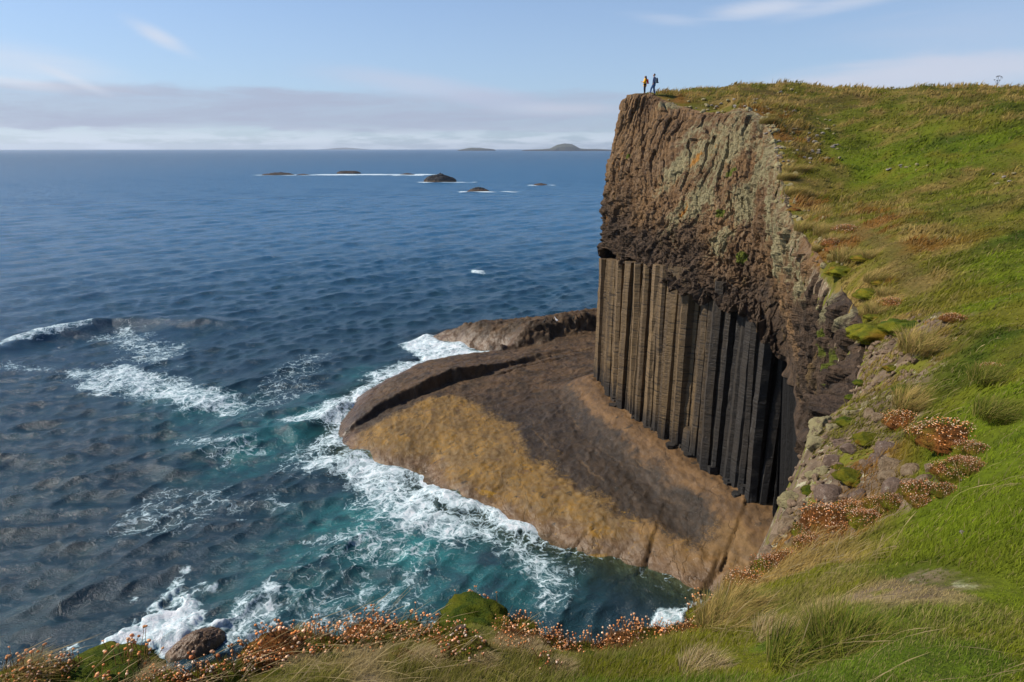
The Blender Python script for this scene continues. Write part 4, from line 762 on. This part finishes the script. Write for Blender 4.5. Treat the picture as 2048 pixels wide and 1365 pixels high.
for i in range(7):
    px = g.uniform(60, 1650); py = g.uniform(1300, 1355) if px < 1250 else g.uniform(1235, 1355); p3 = hit(px, py)
    if p3 is not None: place(TUS, 2, p3, g.uniform(.22, .5), g.uniform(-.5, .5), 'small bleached tuft of dead grass in the near foreground turf', 'tussock', 'bleached tufts of the foreground')
for i in range(24):
    q = catmull(E3[6:16], 200)[int(g.integers(0, 200))]; xy = q[:2]+[g.uniform(.1, .9), g.uniform(-.3, .3)]; zz_, ss_ = ground(xy[None], True)
    if ss_[0] < .02: continue
    D_ = math.hypot(*xy); p3 = np.array([xy[0], xy[1], zz_[0]]); rz_ = g.uniform(-.5, .5)
    if i % 4 == 0: place(MOSS, 3 if i % 8 else 2, p3, g.uniform(.6, 1.3)*min(1.8, .5+D_*.03), g.uniform(0, 6), 'rusty moss hummock on the brink of the cliff', 'moss', 'moss hummocks of the brink', .02, .6)
    else: place(TUS, 1, p3, g.uniform(.8, 1.5)*min(2., .5+D_*.035), rz_, 'golden tussock growing along the brink of the cliff', 'tussock', 'golden tussocks of the brink')
# ------------------------------------------------------------------ stones
RK = {}
for i in range(5): RK['g', i] = rock_mesh('mauve_boulder', 120+i, 1, .8, .62, 4, .09); RK['t', i] = rock_mesh('tan_block', 140+i, 1, .72, .55, 14, .06); RK['l', i] = rock_mesh('lichen_knob', 160+i, .9, .85, .75, 5, .14); RK['w', i] = rock_mesh('pale_block', 180+i, 1, .8, .55, 10, .07, 3)
MR = {'g': M_GREYR, 't': M_TANR, 'l': M_LICR, 'w': M_WHIT}
T = [(1660, 992, 'g', 62, 'big rounded mauve boulder at the top of the rock face'), (1719, 996, 'g', 36, 'mauve boulder between moss and red thrift, right of the big one'), (1789, 982, 'g', 56, 'flat mauve slab in front of the broken tan stones'), (1702, 900, 'g', 36, 'smooth mauve boulder, upper of the group left of the tan stones'), (1682, 890, 'g', 32, 'mauve stone behind the smooth mauve boulder'), (1667, 922, 'g', 36, 'dark mauve stone left of the lime moss'), (1754, 922, 'g', 36, 'rounded grey boulder touching the tan stones on their left'), (1775, 903, 'g', 44, 'grey slab leaning over the tan stones'), (1787, 893, 'w', 18, 'small whitish knob on the grey slab'), (1766, 891, 'l', 14, 'tiny lichen yellow knob on the grey slab'), (1789, 934, 't', 66, 'largest tan block in the broken stones'), (1829, 944, 't', 46, 'tilted tan block right of the largest one'), (1784, 956, 't', 54, 'flat tan flake in front of the largest block'), (1824, 968, 't', 40, 'tan block at the lower right of the broken stones'), (1856, 960, 't', 38, 'orange tan block at the right end of the broken stones'), (1864, 940, 't', 34, 'reddish tan block under the hanging thrift'), (1736, 934, 'g', 26, 'brown stone at the left end of the broken stones'), (1645, 852, 'l', 46, 'pale lichen knob on the skyline of the near outcrop'), (1632, 868, 'l', 34, 'lichen knob hanging over the dark hollow'), (1636, 890, 'l', 40, 'lichen lump below the hanging knob'), (1637, 948, 'l', 40, 'yellowish lichen lump on the outcrop edge'), (1668, 858, 'l', 26, 'small lichen stone right of the skyline knob'), (1580, 1002, 'l', 44, 'pale ledge stone at the left corner of the rock face'), (1655, 1032, 'g', 60, 'long dark slab above the fiery orange thrift'), (1577, 1052, 't', 56, 'bulging tan block on the rock face'), (1590, 1088, 't', 50, 'tan block low on the rock face'), (1556, 1080, 't', 46, 'outermost tan block of the rock face'), (1545, 1112, 't', 44, 'lowest tan block above the red corner'), (1612, 1024, 't', 38, 'tan block under the pale ledge stone'), (1740, 832, 't', 34, 'flat tan stone at the foot of the scree'), (1762, 836, 't', 40, 'larger flat tan stone at the foot of the scree'), (1700, 830, 'l', 26, 'lichen stone left of the flat tan stones'), (1735, 812, 'l', 20, 'lichen stone on the scree, left one'), (1790, 800, 'l', 28, 'lichen stone on the scree, right one'), (656, 1288, 'g', 48, 'rounded grey boulder on the near lip among orange thrift'), (920, 1262, 'g', 30, 'small grey stone below the green peak'), (1030, 1285, 'w', 36, 'whitish crumbly stone left of the rust red cushion'), (1925, 1068, 'w', 12, 'small pale stone alone on the green turf')]
bi = 0
for px, py, k, sz, lab in T:
    p3 = hit(px, py)
    if p3 is None: continue
    s0 = sz/F*np.linalg.norm(p3-[0, 0, CZ])*.56; o = link({'g': 'boulder', 't': 'stone_block', 'l': 'lichen_stone', 'w': 'stone'}[k], RK[k, bi % 5], MR[k]); o.location = p3-[0, 0, s0*.12]; o.scale = (s0, s0, s0); o.rotation_euler = (g.uniform(-.25, .25), g.uniform(-.25, .25), g.uniform(0, 6)); tag(o, lab, 'stone' if sz < 40 else 'boulder', 'stones of the near outcrop'); bi += 1
# pale stones lying in the tan grass of the hillside
def pale(px0, px1, py0, py1, n, lab, grp, lo=.14, hi=.42):
    for _ in range(n):
        p3 = hit(g.uniform(px0, px1), g.uniform(py0, py1))
        if p3 is None or p3[1] < 20: continue
        o = link('stone', RK['w', int(g.integers(0, 5))], M_WHIT if g.random() < .5 else M_LICR); s0 = g.uniform(lo, hi); o.location = p3+[0, 0, s0*.25]; o.scale = (s0, s0, s0); o.rotation_euler = (0, 0, g.uniform(0, 6)); tag(o, lab, 'stone', grp)
pale(1500, 1680, 225, 330, 60, 'pale stone in the stony patch of tan grass above the lichen covered cliff', 'stones of the stony patch', .07, .20)
pale(1580, 1655, 262, 292, 26, 'pale stone in the stony patch of tan grass above the lichen covered cliff', 'stones of the stony patch', .10, .24)
pale(1335, 1540, 200, 246, 60, 'small lichen stone on the cliff brink near the walkers', 'stones on the cliff brink', .08, .26)
pale(1770, 1860, 332, 350, 9, 'small pale stone in the brown patch on the middle of the hillside', 'stones of the brown patch', .06, .14)
pale(1985, 2030, 352, 372, 5, 'small pale stone on the slope at the right frame edge', 'stones at the right', .06, .12)
pale(1520, 1600, 182, 200, 8, 'small pale stone on the crest of the hill', 'stones on the crest', .1, .22)
bl_ = catmull(E3[5:13], 400)
for _ in range(90):
    q = bl_[int(g.integers(0, 400))]; xy = q[:2]+np.array([.25, .0])+g.normal(0, .30, 2); zz_, ss_ = ground(xy[None], True)
    if ss_[0] > 1.1 or ss_[0] < -.28: continue
    k_ = 'l' if g.random() < .75 else 't'; o = link('lichen_stone', RK[k_, int(g.integers(0, 5))], MR[k_] ); s0 = g.uniform(.12, .34)*np.interp(xy[1], [14, 30, 55], [.4, .7, 1.1]); o.location = (xy[0], xy[1], zz_[0]-s0*.05); o.scale = (s0, s0, s0); o.rotation_euler = (0, 0, g.uniform(0, 6)); tag(o, 'lichen crusted stone on the brink between the stony patch and the moss mound', 'stone', 'stones along the brink')
# loose scree below the moss mound
VV, FF, o_ = [], [], 0
Vb, Fb = ICO[2]
for i in range(420):
    px, py = g.uniform(1690, 1815), g.uniform(698, 835); 
    if i % 3 == 0: px, py = g.uniform(1535, 1680), g.uniform(850, 1130)
    d_ = ray(px, py); Yd = np.interp(py, [690, 740, 800, 840, 850, 900, 1000, 1060, 1130], [13.2, 12, 10.4, 9.2, 9, 8.2, 7.2, 6.5, 5.2]); q = d_*(Yd/d_[1]); q[:2] += g.normal(0, .2, 2); zg, sg_ = ground(q[:2][None], True)
    if sg_[0] < -.25 or sg_[0] > 1.9: continue
    s0 = g.uniform(.2, .42)**2.2*.55; vc_ = Vb.copy()
    for _ in range(6):
        n_ = g.normal(size=3); n_ /= np.linalg.norm(n_); vc_ -= np.maximum(vc_@n_-g.uniform(.4, .8), 0)[:, None]*n_
    vv = vc_*(1+.22*fbm3(Vb[:, 0]*1.5+i, Vb[:, 1]*1.5, Vb[:, 2]*1.5, 2, i))[:, None]*np.array([s0, s0*g.uniform(.6, 1), s0*g.uniform(.5, .9)]); a_ = g.uniform(0, 6); vv = vv@np.array([[math.cos(a_), math.sin(a_), 0], [-math.sin(a_), math.cos(a_), 0], [0, 0, 1]])
    VV.append(vv+[q[0], q[1], zg[0]+s0*.3]); FF.append(Fb+o_); o_ += len(Vb)
sc_o = link('scree', np_mesh('scree', np.vstack(VV), np.vstack(FF)), rock_mat('scree_stone', (.13, .088, .055), (.26, .18, .115), 0)); tag(sc_o, 'loose tan rubble between moss mound and rock face', 'scree', kind='stuff')
# dried umbel on the skyline
def tube(path, rad, n=5):
    V, F_ = [], []
    for i, p_ in enumerate(path):
        for j in range(n): V.append((p_[0]+rad[i]*math.cos(6.283*j/n), p_[1]+rad[i]*math.sin(6.283*j/n), p_[2]))
    for i in range(len(path)-1):
        for j in range(n): F_.append((i*n+j, i*n+(j+1) % n, (i+1)*n+(j+1) % n, (i+1)*n+j))
    return np.array(V, float), np.array(F_)
def join(lst):
    V, F_, o_ = [], [], 0
    for v, f in lst: V.append(v); F_.append(f+o_); o_ += len(v)
    return np.vstack(V), np.vstack(F_)
p3 = hit(1992, 178)
if p3 is None: p3 = np.array([33., 47., CZ+4.4])
um = empty('dried_umbel', p3); tag(um, 'dried brown umbel plant standing alone on the skyline at right', 'plant'); M_UMB = plain('dry_stem', (.035, .025, .018), .9)
st = [tube([(0, 0, -.2), (.02, 0, .35), (.04, 0, .85)], [.014, .011, .006])]; hd = []
for dx, hz, w_ in [(-.22, .58, .07), (-.08, .80, .07), (.0, .52, .07), (.06, .86, .15), (.18, .55, .06), (.28, .80, .08), (.36, .72, .04)]:
    st.append(tube([(.01, 0, .2), (.01+dx*.5, .03, .2+(hz-.2)*.55), (dx, .05, hz)], [.009, .007, .005]))
    v, f = ICO[2]; hd.append((v*np.array([w_, w_*.8, .028])+[dx, .05, hz+.02], f))
v, f = join(st); link('stems', np_mesh('umbel_stems', v, f), M_UMB, um); [link('seed_umbel', np_mesh('umbel_head', v, f), M_UMB, um) for v, f in hd]
# ------------------------------------------------------------------ people
def skin(name, nodes, edges, mat=None, parent=None, sub=2):
    names = list(nodes); bm = bmesh.new(); ly = bm.verts.layers.skin.verify(); vs = {}
    for k in names:
        p_, r_ = nodes[k]; v = bm.verts.new(p_); v[ly].radius = (r_, r_) if not isinstance(r_, tuple) else r_; vs[k] = v
    for a, b in edges: bm.edges.new((vs[a], vs[b]))
    bm.verts.ensure_lookup_table(); bm.verts[0][ly].use_root = True
    m = bpy.data.meshes.new(name+'_cage'); bm.to_mesh(m); bm.free(); o = bpy.data.objects.new(name+'_cage', m); COL.objects.link(o); sm = o.modifiers.new('s', 'SKIN'); sm.use_smooth_shade = True; ss = o.modifiers.new('u', 'SUBSURF'); ss.levels = ss.render_levels = sub
    dg = bpy.context.evaluated_depsgraph_get(); me = bpy.data.meshes.new_from_object(o.evaluated_get(dg)); me.name = name; bpy.data.objects.remove(o); bpy.data.meshes.remove(m)
    for pl in me.polygons: pl.use_smooth = True
    me.materials.clear(); return link(name, me, mat, parent)
def chain(*k): return list(zip(k[:-1], k[1:]))
SKIN_M = plain('skin', (.52, .30, .21), .55)
def hand(nodes, edges, side, wrist, dirv, fw):
    w_ = np.array(wrist); d_ = np.array(dirv, float); d_ /= np.linalg.norm(d_); f_ = np.array(fw, float); f_ -= d_*(f_@d_); f_ /= np.linalg.norm(f_); pal = w_+d_*.07; nodes[side+'palm'] = (tuple(pal), .026); edges.append((side+'wrist', side+'palm'))
    for i, (o_, ln) in enumerate([(.032, .068), (.011, .078), (-.011, .072), (-.032, .056)]):
        b = pal+f_*o_+d_*.025; nr = np.cross(d_, f_)*.02; a, c = b+d_*ln*.55, b+d_*ln*.95+nr
        for nm_, q, r_ in (('a', b, .0095), ('b', a, .009), ('c', c, .0075)): nodes[f'{side}f{i}{nm_}'] = (tuple(q), r_)
        edges += [(side+'palm', f'{side}f{i}a'), (f'{side}f{i}a', f'{side}f{i}b'), (f'{side}f{i}b', f'{side}f{i}c')]
    t1 = w_+d_*.03+f_*.035; t2 = t1+d_*.035+f_*.02; nodes[side+'ta'] = (tuple(t1), .012); nodes[side+'tb'] = (tuple(t2), .009); edges += [(side+'wrist', side+'ta'), (side+'ta', side+'tb')]
def person(loc, rz, label, sc, J, jacket, jacket_col, leg_col, hair_col, shoe_col, hair):
    e = empty('person', loc, rz); e.scale = (sc,)*3; tag(e, label, 'person', None)
    N_ = {'pel': (J['pel'], .115), 'wai': (J['wai'], .105), 'che': (J['che'], .130), 'nek0': (J['nek'], .055), 'jaw': (J['jaw'], .062), 'hed': (J['hed'], .088), 'top': (J['top'], .070), 'nose': (J['nose'], .014)}
    E_ = chain('pel', 'wai', 'che', 'nek0', 'jaw', 'hed', 'top')+[('hed', 'nose')]
    for s_n in 'LR':
        for a, r_ in (('sh', .068), ('el', .048), ('wrist', .030), ('hip', .098), ('kn', .068), ('an', .040), ('he', .038), ('to', .030)): N_[s_n+a] = (J[s_n+a], r_)
        E_ += chain('che', s_n+'sh', s_n+'el', s_n+'wrist')+chain('pel', s_n+'hip', s_n+'kn', s_n+'an', s_n+'he')+[(s_n+'an', s_n+'to')]; d_ = np.array(J[s_n+'wrist'])-np.array(J[s_n+'el']); hand(N_, E_, s_n, J[s_n+'wrist'], d_, (0, .3, 1) if abs(d_[2]) < .1 else (0, 1, 0))
    skin('body', N_, E_, SKIN_M, e)
    # clothes follow the same joints, slightly larger
    jn = {k: (N_[k][0], N_[k][1]*1.12+.042) for k in ('che', 'wai', 'pel', 'Lsh', 'Lel', 'Rsh', 'Rel')}; 
    for s_n in 'LR': jn[s_n+'cu'] = (tuple(np.array(J[s_n+'el'])*.12+np.array(J[s_n+'wrist'])*.88), .055)
    jn['hem'] = (jacket['hem'], jacket['hemr']); jn['col'] = (tuple(np.array(J['che'])*.3+np.array(J['nek'])*.7), .072); je = chain('col', 'che', 'wai', 'pel', 'hem')+chain('che', 'Lsh', 'Lel', 'Lcu')+chain('che', 'Rsh', 'Rel', 'Rcu')
    if jacket.get('hood'): jn['hood'] = (tuple(np.array(J['nek'])+[0, -.09, .02]), .070); je.append(('col', 'hood'))
    skin('jacket', jn, je, plain('jacket_cloth', jacket_col, .6, .12, 8), e)
    tn = {k: (N_[k][0], N_[k][1]+.026) for k in ('pel', 'Lhip', 'Lkn', 'Lan', 'Rhip', 'Rkn', 'Ran')}; skin('trousers', tn, chain('pel', 'Lhip', 'Lkn', 'Lan')+chain('pel', 'Rhip', 'Rkn', 'Ran'), plain('trouser_cloth', leg_col, .8, .15, 12), e)
    for s_n in 'LR':
        a, h_2, t_ = (np.array(J[s_n+k]) for k in ('an', 'he', 'to')); skin('shoe', {'m': (tuple((h_2+t_)/2), .050), 'h': (tuple(h_2), .050), 't': (tuple(t_+(t_-h_2)*.12), .040), 'a': (tuple(a), .052)}, [('m', 'h'), ('m', 't'), ('h', 'a')], plain('boot_leather', shoe_col, .7), e)
    skin('hair', {k: v for k, v in hair.items()}, chain(*hair.keys()), plain('hair', hair_col, .5, .2, 40), e)
    for sx_ in (-1, 1):
        v, f = ICO[2]; h_3 = np.array(J['hed']); fw = (np.array(J['nose'])-h_3); fw /= np.linalg.norm(fw); rt = np.array([fw[1], -fw[0], 0]); link('eye', np_mesh('eye', v*.012+h_3+fw*.083+rt*sx_*.033+[0, 0, .02], f), plain('eye_dark', (.03, .02, .02), .3), e); link('ear', np_mesh('ear', v*np.array([.012, .022, .032])+h_3+rt*sx_*.090, f), SKIN_M, e)
    v, f = ICO[2]; link('mouth', np_mesh('mouth', v*np.array([.026, .010, .008])+np.array(J['jaw'])+fw*.060+[0, 0, .005], f), plain('lips', (.35, .12, .10), .5), e)
    return e
def backpack(loc, rz, sc, col, label):
    e = empty('backpack', loc, rz); e.scale = (sc,)*3; tag(e, label, 'backpack'); m = plain('pack_cloth_'+label.split()[0], col, .65, .15, 10); md = plain('pack_strap_'+label.split()[0], tuple(c*.35 for c in col), .7)
    skin('main_bag', {'m': ((0, -.02, .0), (.15, .10)), 'b': ((0, -.03, -.20), (.15, .11)), 't': ((0, 0, .2), (.12, .075)), 'f': ((0, .01, .27), (.06, .04))}, [('m', 'b'), ('m', 't'), ('t', 'f')], m, e)
    skin('front_pocket', {'m': ((0, -.13, -.10), (.09, .045)), 'b': ((0, -.13, -.20), (.09, .05))}, [('m', 'b')], m, e)
    for s_n in (-1, 1): skin('shoulder_strap', {'a': ((s_n*.10, .06, .20), .018), 'b': ((s_n*.11, .16, .26), .018), 'c': ((s_n*.12, .30, .10), .018), 'd': ((s_n*.13, .24, -.12), .018), 'e': ((s_n*.13, .07, -.20), .016)}, chain('a', 'b', 'c', 'd', 'e'), md, e)
    return e
def feet(px, py, Yd):
    q = PY(px, py, Yd); return np.array([q[0], q[1], ground(q[:2][None])[0]])
WJ = dict(pel=(0, 0, .95), wai=(0, .0, 1.08), che=(0, -.01, 1.30), nek=(0, 0, 1.47), jaw=(0, .035, 1.55), hed=(0, .02, 1.63), top=(0, .01, 1.69), nose=(0, .125, 1.62), Lsh=(-.17, 0, 1.38), Lel=(-.22, .05, 1.12), Lwrist=(-.12, .25, 1.14), Rsh=(.17, 0, 1.38), Rel=(.22, .05, 1.12), Rwrist=(.10, .26, 1.16), Lhip=(-.09, 0, .88), Lkn=(-.09, .03, .48), Lan=(-.09, -.01, .09), Lhe=(-.09, -.04, .045), Lto=(-.09, .14, .035), Rhip=(.09, 0, .88), Rkn=(.09, .0, .48), Ran=(.09, -.03, .09), Rhe=(.09, -.06, .045), Rto=(.09, .12, .035))
wl = feet(1289, 187, 65.3); RZ = math.radians(78)
person(wl, RZ, 'person in long yellow jacket and dark trousers with long dark hair at the cliff tip', .93, WJ, dict(hem=(0, .0, .62), hemr=.215, hood=False), (1.0, .46, .0), (.015, .016, .03), (.022, .014, .012), (.03, .02, .02), {'t': ((0, -.02, 1.72), .085), 'b': ((0, -.06, 1.62), .098), 'n': ((0, -.09, 1.47), .085), 'l': ((.02, -.13, 1.30), .07), 'e': ((.03, -.14, 1.16), .035)})
c_, s_2 = math.cos(RZ), math.sin(RZ); bo = lambda q, rz, l: (l[0]+math.cos(rz)*q[0]-math.sin(rz)*q[1], l[1]+math.sin(rz)*q[0]+math.cos(rz)*q[1], l[2]+q[2])
backpack(bo((0, -.225, 1.08), RZ, wl), RZ, .93, (.62, .015, .03), 'red backpack worn by the person in the yellow jacket')
MJ = dict(pel=(0, 0, .94), wai=(0, .0, 1.09), che=(0, .0, 1.34), nek=(0, .02, 1.51), jaw=(0, .06, 1.60), hed=(0, .045, 1.68), top=(0, .035, 1.75), nose=(0, .150, 1.67), Lsh=(-.20, 0, 1.43), Lel=(-.25, -.05, 1.14), Lwrist=(-.21, .09, .93), Rsh=(.20, 0, 1.43), Rel=(.25, -.05, 1.14), Rwrist=(.21, .08, .93), Lhip=(-.10, 0, .88), Lkn=(-.11, .24, .56), Lan=(-.11, .30, .12), Lhe=(-.11, .27, .05), Lto=(-.11, .46, .04), Rhip=(.10, 0, .88), Rkn=(.10, -.02, .49), Ran=(.10, -.12, .09), Rhe=(.10, -.15, .045), Rto=(.10, .04, .035))
ml = feet(1307, 189, 65.0); RM = math.radians(82)
person(ml, RM, 'person in dark navy jacket and blue jeans stepping forward behind the yellow jacket', 1.01, MJ, dict(hem=(0, 0, .82), hemr=.165, hood=True), (.020, .042, .115), (.05, .11, .25), (.05, .035, .022), (.03, .02, .015), {'f': ((0, .075, 1.765), .045), 't': ((0, .0, 1.78), .070), 'b': ((0, -.035, 1.70), .082), 'n': ((0, -.035, 1.61), .055)})
backpack(bo((0, -.245, 1.20), RM, ml), RM, 1.05, (.022, .030, .060), 'dark rucksack worn by the person in the navy jacket')
# ------------------------------------------------------------------ birds on the far ledge
def shelf_hit(px, py):
    d_ = ray(px, py)
    for k in range(14):
        d_ = ray(px, py+k); Yr = np.arange(60, 100, .1); Q = d_[None]*(Yr/d_[1])[:, None]; zz_ = shelf_h(Q[:, :2])[0]; m = np.where(Q[:, 2]+CZ <= zz_)[0]
        if len(m) and Yr[m[0]] < 96: return np.array([Q[m[0], 0], Q[m[0], 1], zz_[m[0]]])
    return None
M_SHAG = plain('shag_feathers', (.012, .014, .014), .5); M_GULL = plain('gull_feathers', (.80, .80, .80), .7)
BN = {'b': ((0, 0, .26), .10), 't': ((0, -.20, .16), .045), 'c': ((0, .08, .36), .075), 'n': ((0, .13, .52), .034), 'h': ((0, .16, .62), .040), 'k': ((0, .25, .62), .012), 'l': ((.04, 0, .10), .016), 'f': ((.04, .05, .0), .018), 'l2': ((-.04, 0, .10), .016), 'f2': ((-.04, .05, .0), .018)}
BE = [('b', 't'), ('b', 'c'), ('c', 'n'), ('n', 'h'), ('h', 'k'), ('b', 'l'), ('l', 'f'), ('b', 'l2'), ('l2', 'f2')]
shag = skin('shag', BN, BE, M_SHAG); gull = skin('gull', {k: ((p_[0], p_[1]*1.1, p_[2]*.72), (r_ if k not in 'bc' else r_*.95)) for k, (p_, r_) in BN.items()}, BE, M_GULL)
first = True
for px, py in [(1089, 650), (1106, 647), (1147, 643), (1155, 643), (1163, 642)]:
    p3 = shelf_hit(px, py-2)
    if p3 is None: continue
    o = shag if first else copy_tree(shag); first = False; o.location = p3; o.rotation_euler.z = g.uniform(0, 6); o.scale = (1.15,)*3; tag(o, 'dark seabird standing on the crest of the far rock ledge', 'seabird', 'dark seabirds on the far ledge')
p3 = shelf_hit(1113, 644)
gull.location = p3 if p3 is not None else (5, 82, 4); gull.scale = (1.3,)*3; gull.rotation_euler.z = 1.; tag(gull, 'white gull standing among dark seabirds on the far rock ledge', 'gull')
# ------------------------------------------------------------------ skerries and islands
def lump(name, w_, d_, h_, seed, prof=None, power=.45, blocky=.25, n=(150, 60), mat=None):
    u = np.linspace(-1.15, 1.15, n[0]); v = np.linspace(-1.15, 1.15, n[1]); U, Vv = np.meshgrid(u, v, indexing='ij'); sc_ = max(w_, d_)
    f = fbm2(U*2.2+seed, Vv*1.5, 4, seed); q = np.sqrt(U**2+Vv**2)+.16*f; e_ = np.clip(1-q, -1, 1); H = np.where(e_ > 0, np.clip(e_, 0, 1)**power, e_*.8)
    pr = 1. if prof is None else np.interp(U, np.linspace(-1, 1, len(prof)), prof)
    f2 = fbm2(U*7+seed, Vv*6, 4, seed+4); Z_ = h_*(H*pr*(1+.25*f)+blocky*f2*np.clip(e_*4, 0, 1)+blocky*.5*np.floor(3*fbm2(U*9, Vv*9, 2, seed+7))/3*np.clip(e_*4, 0, 1))
    return np_mesh(name, np.stack([U.ravel()*w_/2, Vv.ravel()*d_/2, Z_.ravel()-.05*h_], 1), grid_faces(*n))
def sker_mat(name, lo, hi, tide):
    t = NT(name); p = t.pos(); n = t.noise(t.pos((1., 1., .4)), .5, 7., .68); s = t.n('ShaderNodeSeparateXYZ'); t.put(s.inputs[0], p); c = t.mix(t.ramp(n, .35, .7), lo, hi); c = t.mix(t.ramp(t.math('ADD', s.outputs[2], n), 1.4, 2.4, .8, 0.), c, tide); return t.done(t.bsdf(c, .85, t.bump(n, 1., .5), .3))
M_SK = sker_mat('skerry_rock', (.012, .012, .013), (.05, .045, .04), (.10, .065, .04)); M_SK2 = sker_mat('reef_rock', (.03, .024, .02), (.10, .07, .05), (.09, .06, .04))
for px, py, wpx, hpx, dpt, seed, lab, m_, pw, pr in [(881, 364, 66, 15, 14, 3, 'largest dark skerry of blocky rock with a brown tide line', M_SK, .30, [.8, 1, .95, 1.05, 1, .8, .75]), (558, 350.5, 62, 5.5, 10, 5, 'low reef at the left end of the white surf line', M_SK2, .5, None), (606, 350.5, 26, 2.5, 7, 6, 'tiny reef hump in the surf, right of the left reef', M_SK2, .6, None), (698, 347.5, 46, 8, 14, 8, 'brown flat skerry in the middle of the surf line', M_SK2, .35, [1, .9, .7, .8, .9]), (815, 349.5, 26, 3, 8, 9, 'almost covered reef at the right end of the surf line', M_SK2, .6, None), (958, 383, 46, 9, 8, 11, 'dark skerry with a splash, nearer than the largest one', M_SK, .5, [.5, 1, 1, .8, .4]), (1081, 370.5, 30, 4, 6, 13, 'small brown reef near the cliff corner', M_SK2, .6, None)]:
    p3 = PZ(px, py); dcam = p3[1]*cp+CZ*sp; w_ = wpx/F*dcam*1.05; o = link('skerry', lump('skerry', w_, dpt, hpx/F*dcam, seed, pr, pw, .16, mat=None), m_); o.location = p3; o.rotation_euler.z = math.atan2(-p3[0], p3[1])*.6; tag(o, lab, 'skerry', 'skerries off the coast')
def isl_mat(name, lo, hi):
    t = NT(name); s = t.n('ShaderNodeSeparateXYZ'); t.put(s.inputs[0], t.pos()); n = t.noise(t.pos(), .02, 6., .65); c = t.mix(t.ramp(t.math('ADD', s.outputs[2], t.math('MULTIPLY', n, 14.)), 14, 22), lo, t.mix(n, tuple(v*.7 for v in hi), hi)); return t.done(t.bsdf(c, .95, None, .1))
def island(px0, px1, pybase, D, prof, dep, lab, m_, seed):
    c_ = (px0+px1)/2; r_ = ray(c_, 297); r_ = r_/r_[1]; w_ = (px1-px0)/F*D; o = link('island', lump('island', w_, dep, 1., seed, [p_/F*D*1.15 for p_ in prof], .16, .0, (260, 70)), m_); o.location = (r_[0]*D, D, -1.5); tag(o, lab, 'island', 'islands on the horizon')
p3 = PZ(398, 1290, 0.); o = link('sea_rock', lump('sea_rock', 3.3, 2.2, .95, 21, None, .45, .10), M_SHELF, loc=p3+[0, 0, -.1]); o.rotation_euler.z = .75; tag(o, 'brown wave washed rock beside the white breaker at bottom left', 'rock')
M_ISL = isl_mat('island_land', (.03, .028, .026), (.085, .09, .062)); M_ISL2 = isl_mat('distant_land', (.05, .05, .05), (.10, .11, .09))
island(1044, 1230, 300, 7600, [2.4, 3.0, 3.2, 3.2, 4.2, 9.8, 12, 10.2, 4.4, 3.8, 4.0, 3.6, 3.2, 2.4], 420, 'hat shaped green island with a flat brim on the horizon', M_ISL, 3)
island(918, 992, 298, 8400, [2.6, 3.8, 4.6, 4.8, 4.4, 4.2, 3.6, 3.0], 300, 'low flat dark island left of the hat shaped one', M_ISL, 5)
island(640, 740, 296, 18500, [.6, 1.2, 2, 3, 3.4, 2.6, 1.8, 1, .5], 700, 'faint far hills low on the horizon at centre left', M_ISL2, 7)

# ------------------------------------------------------------------ air
hz = np_mesh('haze', [[x_, y_, z_] for x_ in (-19500, 19500) for y_ in (-300, 21500) for z_ in (-12, 140)], np.array([[0, 1, 3, 2], [4, 6, 7, 5], [0, 4, 5, 1], [2, 3, 7, 6], [0, 2, 6, 4], [1, 5, 7, 3]]), False)
t = NT('sea_air'); pv = t.n('ShaderNodeVolumePrincipled'); pv.inputs['Color'].default_value = (.80, .88, 1., 1); pv.inputs['Density'].default_value = 5e-5; pv.inputs['Anisotropy'].default_value = .3; t.t.links.new(pv.outputs[0], t.out.inputs['Volume'])
o = link('haze', hz, t.m); o['kind'] = 'stuff'
